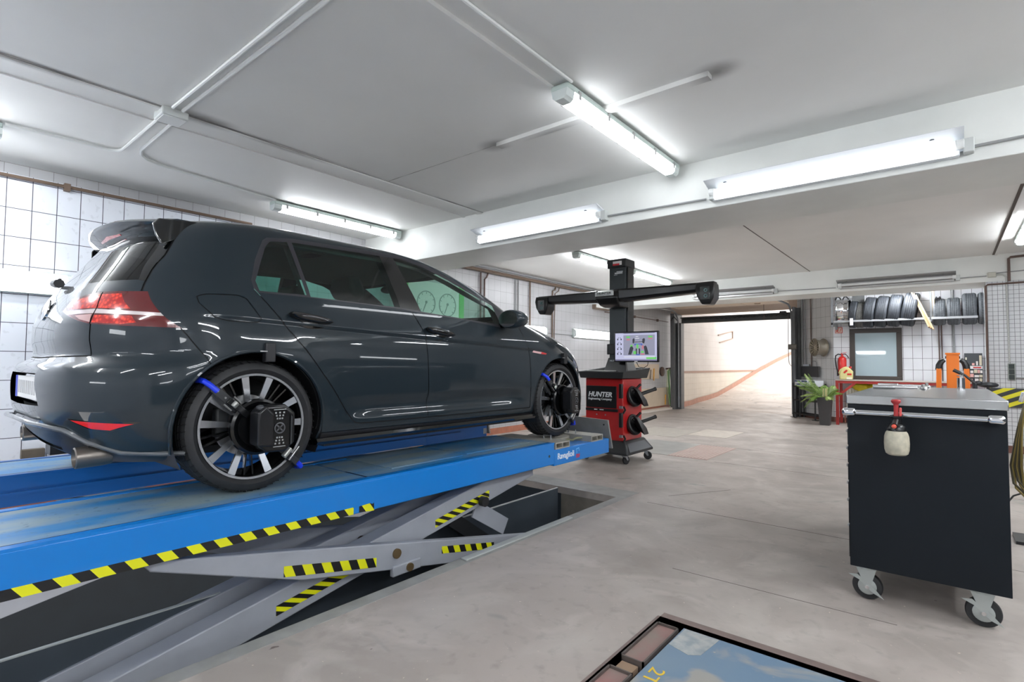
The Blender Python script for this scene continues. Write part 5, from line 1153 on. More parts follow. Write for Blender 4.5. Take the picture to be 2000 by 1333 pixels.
# pump bottle on the handle
t = thing('pump_bottle', 'stained cream pump spray bottle with a red plunger hanging on the trolley handle', 'spray bottle', (-.193, 3.075, .74))
bx, by = -.190, 3.065
MB().lathe([(0, .765), (.034, .765), (.043, .772), (.048, .79), (.0495, .82), (.048, .85), (.043, .868), (.036, .878)], (bx, by, 0), (0, 0, 1), 32).build('bottle', pbr('bottle_cream', (188, 182, 162), .5, var=.25, vscale=30), t)
MB().lathe([(.037, .872), (.0375, .885), (.032, .90), (.022, .908), (.0215, .935), (.024, .937), (.024, .945), (.018, .946), (0, .94)], (bx, by, 0), (0, 0, 1), 32).build('collar', CB, t)
MB().lathe([(0, .94), (.010, .94), (.009, .98), (.010, 1.0), (.018, 1.008), (.020, 1.016), (.016, 1.022), (0, 1.024)], (bx, by, 0), (0, 0, 1), 24).build('plunger', pbr('plunger_red', (176, 52, 54), .4), t)
MB().bar((bx+.016, by, .945), (bx+.016, by, .985), .014, .01, up=(1, 0, 0)).build('trigger', pbr('trigger_red', (212, 84, 80), .4), t, bevel=.003)
MB().cyl((bx, by-.02, .925), (bx-.004, by-.06, .905), .012, seg=16).build('spout', CB, t)
MB().sph((bx-.005, by-.064, .902), .010, 16, 10).build('nozzle', pbr('nozzle_red', (216, 88, 70), .4), t)
MB().tube([(bx, by+.02, .925), (bx, by+.045, .955), (bx, by+.075, .962), (bx, by+.09, .945)], .004, 6).build('hanger_hook', GALV, t)
# ================================================================ the car
CX, CY, CZ = -3.505, 1.2254, T0
def spl(tab):
    """monotone cubic through (x, y) pairs"""
    xs = [a for a, b in tab]; ys = [b for a, b in tab]; n = len(xs)
    d = [(ys[i+1]-ys[i])/(xs[i+1]-xs[i]) for i in range(n-1)]
    m = [d[0]]+[0 if d[i-1]*d[i] <= 0 else 2*d[i-1]*d[i]/(d[i-1]+d[i]) for i in range(1, n-1)]+[d[-1]]
    def f(x):
        if x <= xs[0]: return ys[0]
        if x >= xs[-1]: return ys[-1]
        i = 0
        while x > xs[i+1]: i += 1
        h = xs[i+1]-xs[i]; t = (x-xs[i])/h
        return ys[i]*(1+2*t)*(1-t)**2+m[i]*h*t*(1-t)**2+ys[i+1]*t*t*(3-2*t)+m[i+1]*h*t*t*(t-1)
    return f
YR = spl([(.17,-.57),(.22,-.64),(.30,-.705),(.42,-.745),(.52,-.75),(.58,-.742),(.615,-.725),(.635,-.69),(.66,-.665),(.74,-.677),(.80,-.675),(.84,-.668),(.90,-.648),(.96,-.618),(1.0,-.59),(1.10,-.52),(1.20,-.45),(1.29,-.385),(1.335,-.34),(1.36,-.29),(1.385,-.19),(1.405,-.05),(1.42,.12),(1.434,.35),(1.442,.7)])
YF = spl([(.17,3.22),(.22,3.32),(.3,3.40),(.42,3.43),(.55,3.432),(.65,3.40),(.72,3.34),(.78,3.25),(.84,3.11),(.90,2.90),(.95,2.66),(.99,2.42),(1.02,2.28),(1.05,2.23),(1.10,2.14),(1.2,1.94),(1.3,1.69),(1.36,1.50),(1.39,1.34),(1.41,1.18),(1.425,1.07),(1.436,.95),(1.442,.82)])
HW = spl([(.17,.74),(.20,.82),(.24,.86),(.28,.872),(.34,.878),(.45,.888),(.55,.894),(.65,.896),(.75,.894),(.82,.888),(.86,.878),(.90,.866),(.95,.848),(.98,.835),(1.05,.803),(1.15,.750),(1.25,.695),(1.32,.652),(1.36,.620),(1.385,.585),(1.405,.53),(1.42,.46),(1.432,.36),(1.439,.24),(1.442,.10)])
LR = spl([(.17,.45),(.6,.55),(.75,.60),(.95,.55),(1.1,.42),(1.3,.38),(1.44,.4)])
LF = spl([(.17,.65),(.6,.68),(.8,.72),(.93,.62),(1.05,.36),(1.2,.32),(1.36,.34),(1.44,.4)])
MF = spl([(.2,2.6),(.9,2.7),(1.05,3.4),(1.44,3.4)])
ZCR = lambda y: .842-.042*y
def bump(t): return max(0., 1-t*t)**2 if abs(t) < 1 else 0.
def sst(a, b, x):
    t = min(1, max(0, (x-a)/(b-a))); return t*t*(3-2*t)
def side_dx(y, z):
    m = sst(-.35, .0, y)*(1-sst(2.15, 2.6, y))
    zc = ZCR(y); d = 0
    if z < zc-.0005: d -= .011*max(0., 1-(zc-z)/.17)**1.5*m               # undercut below the shoulder crease
    ms = sst(.42, .7, y)*(1-sst(1.95, 2.2, y))
    d -= .022*bump((z-.375)/.075)*ms                                      # sculpted lower door
    for yc in (0, 2.631):
        r = math.hypot(y-yc, z-.32)
        if .30 < r < .50: d += .004*bump((r-.375)/.12)*sst(.25, .4, z)
    return d
ZC0 = .805
ZS = []
z = .17
while z < 1.4425:
    ZS.append(round(z, 4)); z += (.010 if .30 <= z < .46 or .68 <= z < .98 else .01 if z >= .98 and z < 1.06 else .005 if z > 1.40 else .015)
ZS[-1] = 1.442
ZS = [q for q in ZS if abs(q-ZC0) > .006]+[ZC0-.004, ZC0+.0005]; ZS.sort()
NR, NS, NF = 24, 120, 28
def outline(z):
    yr, yf, w = YR(z), YF(z), HW(z); ln = yf-yr
    lr = min(LR(z), .42*ln); lf = min(LF(z), .48*ln); P = []
    for i in range(NR):
        th = .5*math.pi*i/NR
        P.append((w*math.sin(th)**(2/2.9), yr+lr*(1-math.cos(th)**(2/2.3))))
    for i in range(NS+1): P.append((w, yr+lr+(ln-lr-lf)*i/NS))
    for i in range(1, NF+1):
        th = .5*math.pi*(1-i/NF)
        P.append((w*max(0, math.sin(th))**(2/MF(z)), yf-lf*(1-max(0, math.cos(th))**(2/2.1))))
    P[-1] = (0, yf)
    Q = []
    for i, (x, y) in enumerate(P):
        x *= 1-.030*((y-1.15)/1.9)**2*sst(0, .5, x/w if w else 0)
        sm = sst(.80, .97, x/w) if w else 0
        zn = z+(ZCR(y)-ZC0)*(1-sst(0, .22, abs(z-ZC0)))*sm
        if zn != z: x *= HW(zn)/HW(z)
        Q.append(Vector((x+side_dx(y, zn)*sm, y, zn)))
    return Q
class Skin:
    """half body as polygons that can be cut along lines, with interpolated normals"""
    def __init__(s):
        rows = [outline(z) for z in ZS]; n = len(rows[0])
        s.v = [p for r in rows for p in r]; s.f = [[i*n+k, i*n+k+1, (i+1)*n+k+1, (i+1)*n+k] for i in range(len(rows)-1) for k in range(n-1)]
        s.n = [Vector((0, 0, 0)) for _ in s.v]
        for f in s.f:
            a, b, c, d = [s.v[i] for i in f]; nn = (c-a).cross(d-b)
            for i in f: s.n[i] += nn
        for i, p in enumerate(s.v):
            if abs(p.x) < 1e-5: s.n[i].x = 0
            if s.n[i].length > 0: s.n[i].normalize()
        s.tag = ['']*len(s.f); s.cache = {}
    def mid(s, i, j, t):
        k = (min(i, j), max(i, j)); 
        if i > j: t = 1-t
        key = (k, round(t, 5))
        if key not in s.cache:
            s.v.append(s.v[k[0]].lerp(s.v[k[1]], t)); nn = s.n[k[0]].lerp(s.n[k[1]], t); s.n.append(nn.normalized() if nn.length > 0 else nn); s.cache[key] = len(s.v)-1
        return s.cache[key]
    def cut(s, a, b, pr, ok, ext=0):
        ax, ay = a; bx, by = b; L_ = math.hypot(bx-ax, by-ay)
        if L_ < 1e-6: return
        nx, ny = -(by-ay)/L_, (bx-ax)/L_
        lo = (min(ax, bx)-ext-1e-4, min(ay, by)-ext-1e-4); hi = (max(ax, bx)+ext+1e-4, max(ay, by)+ext+1e-4)
        out = []; tg = []
        for f, t in zip(s.f, s.tag):
            P = [pr(s.v[i]) for i in f]
            if max(p[0] for p in P) < lo[0] or min(p[0] for p in P) > hi[0] or max(p[1] for p in P) < lo[1] or min(p[1] for p in P) > hi[1] or not ok(s.v[f[0]], s.n[f[0]]):
                out.append(f); tg.append(t); continue
            D = [(p[0]-ax)*nx+(p[1]-ay)*ny for p in P]
            D = [0 if abs(d) < 2e-5 else d for d in D]
            if not (max(D) > 0 and min(D) < 0): out.append(f); tg.append(t); continue
            A, B = [], []; n = len(f)
            for k in range(n):
                i, j = f[k], f[(k+1) % n]; di, dj = D[k], D[(k+1) % n]
                if di >= 0: A.append(i)
                if di <= 0: B.append(i)
                if di*dj < 0:
                    m = s.mid(i, j, di/(di-dj)); A.append(m); B.append(m)
            for g in (A, B):
                if len(g) > 2: out.append(g); tg.append(t)
        s.f, s.tag = out, tg
    def poly(s, pts, pr, ok, name, only=None):
        n = len(pts)
        for k in range(n): s.cut(pts[k], pts[(k+1) % n], pr, ok)
        for k, f in enumerate(s.f):
            if not ok(s.v[f[0]], s.n[f[0]]): continue
            if only is not None and s.tag[k] not in only: continue
            c = [sum(x)/len(f) for x in zip(*[pr(s.v[i]) for i in f])]
            if inside(c, pts): s.tag[k] = name
    def take(s, names, mirror=True, push=0, right=True):
        """mesh data (car coordinates) of every face tagged with one of names"""
        V, F, N = [], [], []
        for sg in ((1, -1) if mirror and right else (1,) if right else (-1,)):
            mp = {}
            for f, t in zip(s.f, s.tag):
                if t not in names: continue
                g = []
                for i in f:
                    if i not in mp:
                        p = s.v[i]+s.n[i]*push; q = s.n[i]; mp[i] = len(V); V.append(Vector((p.x*sg, p.y, p.z))); N.append(Vector((q.x*sg, q.y, q.z)))
                    g.append(mp[i])
                F.append(g if sg > 0 else g[::-1])
        return V, F, N
def inside(c, P):
    r = False; n = len(P)
    for i in range(n):
        (x1, y1), (x2, y2) = P[i], P[(i+1) % n]
        if (y1 > c[1]) != (y2 > c[1]) and c[0] < (x2-x1)*(c[1]-y1)/(y2-y1)+x1: r = not r
    return r
SK = Skin()
pS = lambda p: (p.y, p.z); pR = lambda p: (p.x, p.z); pT = lambda p: (p.x, p.y)
okS = lambda p, n: p.x > .30 and n.x > .12
okR = lambda p, n: p.y < -.15
okF = lambda p, n: p.y > 1.3
def strip(pl, w, ok, pr, name, only):
    for a, b in zip(pl, pl[1:]):
        dx, dy = b[0]-a[0], b[1]-a[1]; L_ = math.hypot(dx, dy); nx, ny = -dy/L_*w/2, dx/L_*w/2; ex, ey = dx/L_*w*.3, dy/L_*w*.3
        SK.poly([(a[0]-ex+nx, a[1]-ey+ny), (a[0]-ex-nx, a[1]-ey-ny), (b[0]+ex-nx, b[1]+ey-ny), (b[0]+ex+nx, b[1]+ey+ny)], pr, ok, name, only)
# wheel openings
for yc in (0, 2.631):
    SK.poly([(yc+.362*math.cos(2*math.pi*k/44), .325+.362*math.sin(2*math.pi*k/44)) for k in range(44)], pS, okS, 'hole')
# side glass
DLO = [(.108,1.292),(.071,1.228),(.039,1.167),(-.005,1.049),(.0,1.004),(.018,.985),(.287,.987),(.909,.976),(1.008,.966),(1.474,.943),(1.87,.908),(2.0,1.035),(1.881,1.090),(1.7,1.155),(1.507,1.245),(1.292,1.325),(1.069,1.362),(.948,1.364),(.29,1.337),(.136,1.312)]
SK.poly(DLO, pS, okS, 'window_trim')
W_ = ['window_trim']
SK.poly([(.881,1.334),(.993,1.337),(1.076,.976),(.911,.984)], pS, okS, 'pillar', W_)
SK.poly([(.148,1.291),(.247,1.307),(.281,.999),(.026,.995),(.016,1.047),(.046,1.114),(.112,1.253)], pS, okS, 'quarter_window', W_)
SK.poly([(.275,1.31),(.881,1.334),(.911,.984),(.303,.992)], pS, okS, 'rear_window_side', W_)
SK.poly([(.993,1.337),(1.05,1.340),(1.236,1.308),(1.448,1.235),(1.606,1.167),(1.836,1.082),(1.862,.931),(1.076,.972)], pS, okS, 'front_window', W_)
# windscreen, from the front
SK.poly([(0,1.34),(.52,1.325),(.60,1.22),(.70,1.06),(.70,1.035),(0,1.045)], pR, lambda p, n: p.y > 1.2 and n.y > .22, 'windscreen', [''])
# rear: hatch, window, lamps, bumper
SK.poly([(0,1.40),(.536,1.342),(.641,1.141),(.676,.993),(.70,.955),(.72,.80),(.56,.79),(.56,.658),(0,.648)], pR, lambda p, n: p.y < -.12 and n.y < -.1, 'tailgate', [''])
SK.poly([(0,1.275),(.535,1.25),(.575,1.18),(.645,1.008),(.373,1.002),(0,1.006)], pR, okR, 'rear_window', ['tailgate'])
SK.poly([(.55,1.335),(.535,1.25),(.575,1.18),(.645,1.008),(.674,1.0),(.639,1.141),(.55,1.315)], pR, okR, 'hatch_blade', ['tailgate'])
LAMP = [(.30,.864),(.344,.919),(.467,.942),(.534,.949),(.712,.951),(.775,.868),(.834,.786),(.688,.791),(.553,.80),(.475,.815)]
SK.poly(LAMP, pR, okR, 'tail_light')
SK.poly([(.34,.845),(.345,.862),(.56,.868),(.79,.852),(.80,.838),(.56,.848)], pR, okR, 'lamp_strip', ['tail_light'])
SK.poly([(.36,.87),(.40,.915),(.47,.932),(.535,.938),(.63,.940),(.665,.90),(.70,.868),(.56,.872)], pR, okR, 'lamp_bright', ['tail_light'])
SK.poly([(.565,.84),(.715,.836),(.735,.806),(.69,.798),(.56,.806)], pR, okR, 'lamp_bright', ['tail_light'])
SK.poly([(.44,.84),(.548,.845),(.55,.808),(.48,.822)], pR, okR, 'lamp_white', ['tail_light'])
strip([(.534,.949),(.56,.875),(.553,.80)], .006, okR, pR, 'gap', ['tail_light','lamp_bright','lamp_strip','lamp_white'])
SK.poly([(-.95,.1),(-.95,.655),(-.62,.657),(-.56,.80),(-.329,.786),(-.235,.655),(-.20,.60),(.05,.4),(.05,.1)], pS, lambda p, n: p.y < -.1, 'rear_bumper', [''])
SK.poly([(0,.352),(.30,.350),(.535,.327),(.62,.277),(.703,.230),(.80,.220),(.95,.22),(.95,.1),(0,.1)], pR, okR, 'diffuser', ['rear_bumper'])
SK.poly([(0,.335),(.28,.335),(.46,.316),(.47,.29),(.30,.215),(0,.21)], pR, okR, 'diffuser_grille', ['diffuser'])
SK.poly([(.565,.385),(.815,.372),(.73,.330),(.665,.336)], pR, okR, 'lamp_rim', ['rear_bumper'])
SK.poly([(.582,.378),(.797,.364),(.73,.337),(.665,.343)], pR, okR, 'reflector', ['lamp_rim'])
SK.poly([(0,.575),(.29,.575),(.355,.43),(0,.425)], pR, okR, 'plate_recess', ['rear_bumper'])
B_ = ['', 'rear_bumper', 'tailgate']
strip([(.536,1.342),(.641,1.141),(.676,.993),(.692,.955)], .007, lambda p, n: p.y < -.1, pR, 'gap', ['tailgate', '', 'hatch_blade'])
strip([(.558,.80),(.56,.655)], .006, okR, pR, 'gap', B_); strip([(.56,.656),(0,.646)], .006, okR, pR, 'gap', B_)
strip([(-.329,.786),(-.235,.655),(-.215,.62)], .005, okS, pS, 'gap', B_)
# doors
RG = [(.0,1.0),(.149,.811),(.254,.694),(.408,.497),(.504,.363),(.566,.293),(.60,.284)]
BG = [(.955,1.0),(1.085,.80),(1.121,.283)]; FGp = [(2.083,.93),(2.195,.721),(2.227,.283)]
BG[0] = (.975, 1.0)
SK.poly(RG+[(1.121,.281)]+BG[::-1], pS, okS, 'rear_door', [''])
SK.poly(BG+[(2.227,.277)]+FGp[::-1]+[(1.93,.96)], pS, okS, 'front_door', [''])
D_ = ['', 'rear_door', 'front_door']
strip(RG+[(1.121,.281),(2.227,.278)], .006, okS, pS, 'gap', D_)
strip(BG, .006, okS, pS, 'gap', D_); strip(FGp, .006, okS, pS, 'gap', D_)
SK.poly([(.30,.10),(.345,.252),(2.27,.235),(2.32,.1)], pS, okS, 'sill_trim', [''])
# fuel flap
FU = [(-.262,.938),(-.225,.952),(-.081,.960),(-.045,.945),(.016,.850),(.004,.832),(-.03,.829),(-.139,.829),(-.195,.842),(-.255,.905)]
SK.poly(FU, pS, okS, 'fuel_flap', ['']); strip(FU+[FU[0]], .0045, okS, pS, 'gap', ['', 'fuel_flap'])
# bonnet and front lamps
SK.poly([(0,2.16),(.66,2.16),(.70,2.45),(.655,2.9),(.56,3.30),(0,3.42)], pT, lambda p, n: p.y > 2.1 and n.z > .30 and p.z > .70, 'bonnet', [''])
strip([(.66,2.16),(.70,2.45),(.655,2.9),(.56,3.30)], .006, lambda p, n: p.y > 2.1 and n.z > .2 and p.z > .70, pT, 'gap', ['', 'bonnet'])
SK.poly([(2.73,.80),(2.84,.795),(3.04,.735),(3.40,.69),(3.42,.60),(3.02,.615),(2.90,.69)], pS, lambda p, n: p.x > .28 and p.y > 2.6, 'headlight', ['', 'bonnet', 'gap'])
SK.poly([(0,.66),(.42,.68),(.42,.60),(0,.58)], pR, okF, 'front_grille', [''])
SK.poly([(0,.42),(.70,.44),(.74,.24),(0,.22)], pR, lambda p, n: p.y > 3.0, 'front_grille', [''])

CAR = thing('car', 'dark grey five-door hatchback standing on the blue lift runways', 'car', (CX, CY, CZ))
def paint():
    m, t, b = nodes('car_paint'); N, L = t.nodes, t.links
    b.inputs['Base Color'].default_value = (*lin((31, 42, 49)), 1); b.inputs['Metallic'].default_value = .0; b.inputs['Roughness'].default_value = .45; b.inputs['Specular IOR Level'].default_value = .12
    b.inputs['Coat Weight'].default_value = 1; b.inputs['Coat Roughness'].default_value = .02; b.inputs['Coat IOR'].default_value = 1.42
    MATS['car_paint'] = m; return m
PAINT = paint()
def glass(name, tint, rgb=(10, 12, 12), f0=.06):
    m = bpy.data.materials.new(name); m.use_nodes = True; t = m.node_tree; N, L = t.nodes, t.links
    N.remove(N['Principled BSDF']); out = N['Material Output']
    tr = N.new('ShaderNodeBsdfTransparent'); tr.inputs[0].default_value = (*tint, 1)
    gl = N.new('ShaderNodeBsdfGlossy'); gl.inputs['Roughness'].default_value = .01; gl.inputs['Color'].default_value = (1, 1, 1, 1)
    lw = N.new('ShaderNodeLayerWeight'); lw.inputs['Blend'].default_value = .5
    pw = N.new('ShaderNodeMath'); pw.operation = 'POWER'; pw.inputs[1].default_value = 5; L.new(lw.outputs['Facing'], pw.inputs[0])
    fr = N.new('ShaderNodeMath'); fr.operation = 'MULTIPLY_ADD'; fr.inputs[1].default_value = .94; fr.inputs[2].default_value = f0; L.new(pw.outputs[0], fr.inputs[0])
    mx = N.new('ShaderNodeMixShader'); L.new(fr.outputs[0], mx.inputs[0]); L.new(tr.outputs[0], mx.inputs[1]); L.new(gl.outputs[0], mx.inputs[2])
    L.new(mx.outputs[0], out.inputs[0]); MATS[name] = m; return m
GF = glass('glass_front', (.66, .86, .78)); GR = glass('glass_privacy', (.25, .50, .44)); GB = glass('glass_rear', (.12, .14, .14))
GLB = pbr('gloss_black', (8, 9, 10), .08, coat=1); SATB = pbr('satin_black', (34, 35, 38), .4); TRIMG = pbr('trim_grey', (52, 52, 57), .32)
GAPM = pbr('gap_black', (10, 10, 11), .7); INT = pbr('car_interior', (40, 42, 42), .8); INTL = pbr('car_roof_lining', (120, 120, 116), .9)
def skin(name, tags, mat, mirror=True, push=0, parent=CAR, right=True):
    V, F, N = SK.take(tags, mirror, push, right)
    me = bpy.data.meshes.new(name); me.from_pydata([tuple(v) for v in V], [], F); me.materials.append(mat); me.shade_smooth()
    me.normals_split_custom_set_from_vertices([tuple(n) for n in N])
    o = bpy.data.objects.new(name, me); C.objects.link(o); o.parent = parent; WORLD[o.name] = WORLD[CAR.name]
    return o
BODY = skin('body', [''], PAINT)
skin('panel_seam', ['gap'], GAPM, push=-.004)
skin('tailgate', ['tailgate'], PAINT); skin('bonnet', ['bonnet'], PAINT); skin('rear_bumper', ['rear_bumper'], PAINT)
doors = {}
for nm in ('rear_door', 'front_door'):
    for rt in (True, False): doors[nm, rt] = skin(nm, [nm], PAINT, False, right=rt)
for rt in (True, False):
    skin('window_trim', ['window_trim'], TRIMG, False, right=rt); skin('door_pillar', ['pillar'], GLB, False, right=rt); skin('sill_trim', ['sill_trim'], SATB, False, push=.004, right=rt)
    skin('quarter_window', ['quarter_window'], GR, False, right=rt); skin('rear_side_window', ['rear_window_side'], GR, False, right=rt); skin('front_side_window', ['front_window'], GF, False, right=rt)
skin('windscreen', ['windscreen'], GF); skin('rear_window', ['rear_window'], GB)
skin('fuel_flap', ['fuel_flap'], PAINT, False)
skin('diffuser', ['diffuser'], pbr('diffuser_grey', (52, 54, 57), .35)); skin('diffuser_grille', ['diffuser_grille'], SATB, push=-.01)
LRED = pbr('lamp_red', (196, 18, 16), .12, coat=1); LBR = pbr('lamp_bright', (240, 44, 28), .15, coat=1); LMA = pbr('lamp_maroon', (96, 14, 18), .1, coat=1)
LBRM = LBR
def led():
    m, t, b = nodes('lamp_cells'); N, L = t.nodes, t.links
    tc = N.new('ShaderNodeTexCoord'); vo = N.new('ShaderNodeTexVoronoi'); vo.inputs['Scale'].default_value = 58; L.new(tc.outputs['Object'], vo.inputs['Vector'])
    r = N.new('ShaderNodeMapRange'); r.inputs[1].default_value = .2; r.inputs[2].default_value = .6; L.new(vo.outputs['Distance'], r.inputs[0])
    x = N.new('ShaderNodeMix'); x.data_type = 'RGBA'; L.new(r.outputs[0], x.inputs[0]); x.inputs[6].default_value = (*lin((255, 70, 48)), 1); x.inputs[7].default_value = (*lin((176, 18, 14)), 1)
    L.new(x.outputs[2], b.inputs['Base Color']); b.inputs['Roughness'].default_value = .15; b.inputs['Coat Weight'].default_value = 1; b.inputs['Coat Roughness'].default_value = .02
    return m
LED = led()
for rt in (True, False):
    skin('hatch_blade', ['hatch_blade'], GLB, False, right=rt)
    tl = skin('tail_light', ['tail_light'], LMA, False, right=rt)
    for nm, tg_, mt in (('red_lens', ['lamp_bright'], LED), ('clear_strip', ['lamp_strip'], pbr('lamp_strip', (226, 214, 214), .15, metal=.4, coat=1)), ('reversing_lens', ['lamp_white'], pbr('lamp_white', (196, 160, 158), .15, coat=1))):
        skin(nm, tg_, mt, False, parent=tl, right=rt)
    skin('reflector_rim', ['lamp_rim'], GLB, False, right=rt); skin('reflector', ['reflector'], pbr('reflector_red', (224, 30, 34), .2, coat=.6), False, right=rt)
    skin('headlight', ['headlight'], pbr('headlight_clear', (120, 126, 132), .08, metal=.5, coat=1), False, right=rt)
skin('front_grille', ['front_grille'], SATB)
skin('plate_recess', ['plate_recess'], GLB, push=-.035)
V, F, N = SK.take(['', 'tailgate', 'rear_door', 'front_door', 'window_trim', 'pillar', 'rear_bumper', 'bonnet', 'tail_light', 'lamp_bright', 'lamp_strip', 'lamp_white', 'gap', 'plate_recess', 'hatch_blade'], True, -.05)
me = bpy.data.meshes.new('interior_lining'); me.from_pydata([tuple(v) for v in V], [], F); me.materials.append(INT); me.materials.append(INTL); me.shade_smooth()
for p in me.polygons:
    if p.center.z > 1.30: p.material_index = 1
o = bpy.data.objects.new('interior_lining', me); C.objects.link(o); o.parent = CAR; WORLD[o.name] = WORLD[CAR.name]
def cw(p): return (CX+p[0], CY+p[1], CZ+p[2])
class CM(MB):
    """mesh written in car coordinates"""
    def __init__(s):
        super().__init__(); s.T = Matrix.Translation((CX, CY, CZ))
CM().box(-.80, .80, .42, 2.2, .165, .20).box(-.55, .55, -.35, 3.1, .165, .20).build('floor_pan', SATB, CAR)
# arches
for yc in (0, 2.631):
    for s in (-1, 1):
        m = CM(); vs = []; n = 26
        for x in (.885, .80, .52):
            for k in range(n+1):
                a_ = math.radians(-28+236*k/n); r = .366 if x > .6 else .37
                vs.append((s*x*(.985 if x > .88 else 1), yc+r*math.cos(a_), .325+r*math.sin(a_)))
        fs = [(i*(n+1)+k, i*(n+1)+k+1, (i+1)*(n+1)+k+1, (i+1)*(n+1)+k) for i in range(2) for k in range(n)]
        vs.append((s*.52, yc, .325)); c_ = len(vs)-1; fs += [(2*(n+1)+k, 2*(n+1)+k+1, c_) for k in range(n)]
        m.add(vs, fs); m.build('wheel_arch', SATB, CAR)
        pts = []
        for k in range(33):
            a_ = math.radians(-16+212*k/32); y, zz = yc+.364*math.cos(a_), .325+.364*math.sin(a_)
            w0 = HW(zz)*(1-.030*((y-1.15)/1.9)**2)+side_dx(y, zz)
            pts.append((s*(w0-.006), y, zz))
        CM().tube(pts, .009, 6).build('arch_lip', PAINT, CAR)
# sill blade
for s in (-1, 1):
    CM().loft([[(s*.80, y, .185), (s*(.872+.004), y, .19), (s*(.882), y, .205), (s*.872, y, .222), (s*.80, y, .225)] for y in (.33, .40, 1.2, 2.2, 2.28)]).build('sill_blade', GLB, CAR)
# spoiler on the tailgate
def spo():
    L_ = []
    for k in range(-12, 13):
        u = k/12; x = .545*u; e = abs(u)
        yb = -.47+.115*e**2.4; zt = 1.352-.030*e**2; zb = 1.318-.030*e**2
        yf = -.13-.04*e**2; zf = 1.402-.055*e**2.2
        th = .030 if e < .85 else .030-.016*(e-.85)/.15
        L_.append([(x, yf, zf), (x, (yf+yb)/2, (zf+zt)/2+.012), (x, yb+.02, zt+.004), (x, yb, zt-.010), (x, yb+.012, zt-th), (x, yb+.09, zb-.035), (x, yb+.12, zb-.06), (x, yf-.02, zf-.06)])
    return L_
CM().loft(spo()).build('rear_spoiler', PAINT, CAR, angle=50)
for s in (-1, 1):
    a_ = [(.545, -.17, 1.350), (.548, -.34, 1.333), (.556, -.368, 1.300), (.580, -.362, 1.245), (.612, -.345, 1.195), (.600, -.29, 1.225), (.565, -.20, 1.31)]
    b_ = [(x-.022, y-.004, z+.004) for x, y, z in a_]
    CM().loft([[(s*x, y, z) for x, y, z in a_], [(s*x, y, z) for x, y, z in b_]]).build('spoiler_wing', GLB, CAR, bevel=.006)
CM().loft([[(x, -.43+.05*abs(x), 1.312), (x, -.41+.05*abs(x), 1.290), (x, -.40+.05*abs(x), 1.295), (x, -.42+.05*abs(x), 1.316)] for x in (-.17, 0, .17)]).build('brake_light', LRED, CAR)
# wiper
CM().tube([(.02, -.615, 1.025), (-.06, -.62, 1.03), (-.20, -.60, 1.045)], .014, 8, rs=[.024, .02, .008]).build('rear_wiper', SATB, CAR)
CM().bar((-.05, -.60, 1.05), (-.42, -.55, 1.06), .012, .02).build('wiper_blade', SATB, CAR)
# badge, plate
CM().lathe([(0, .0), (.048, .0), (.055, -.004), (.055, -.010), (0, -.012)], (0, -.652, .885), (0, 1, -.25), 32).build('badge', CHROME, CAR)
pl = CM().box(-.26, .26, -.722, -.716, .447, .557).build('number_plate', pbr('plate_white', (214, 214, 212), .4), CAR, bevel=.003)
CM().box(-.26, -.215, -.7235, -.722, .447, .557).build('plate_band', pbr('plate_blue', (38, 60, 190), .4), pl)
m = CM()
for k in range(9): m.box(-.19+k*.048, -.165+k*.048+.004*(k % 3), -.7228, -.722, .47, .535)
m.build('blurred_marks', pbr('plate_smear', (160, 160, 160), .5), pl)
# exhausts
for s in (-1, 1):
    CM().lathe([(.040, 0), (.046, .004), (.047, .10), (.044, .13), (.040, .13), (.038, .02), (.036, .02)], (s*.60, -.645, .215), (0, 1, .04), 28, close=True).build('exhaust_tip', pbr('exhaust_steel', (128, 122, 116), .35, metal=.9), CAR)
    CM().lathe([(0, .05), (.040, .05)], (s*.60, -.645, .215), (0, 1, .04), 20).build('exhaust_bore', GAPM, CAR)
CM().box(-.52, -.40, -.55, -.30, .10, .20).build('tow_bracket', SATB, CAR)
CM().loft([[(-.62, -.60, .25), (.62, -.60, .25), (.55, -.25, .18), (-.55, -.25, .18)], [(-.62, -.60, .28), (.62, -.60, .28), (.55, -.25, .30), (-.55, -.25, .30)]]).build('rear_undertray', SATB, CAR)
# bumper corner crease line
pts = [(.0, -.758, .357), (.30, -.752, .352), (.535, -.672, .330), (.62, -.606, .280), (.705, -.505, .234), (.80, -.378, .224), (.845, -.30, .222)]
for s in (-1, 1): CM().tube([(s*x, y+.004, z) for x, y, z in pts], .011, 8).build('bumper_lip', pbr('lip_grey', (92, 95, 98), .25, coat=.5), CAR)
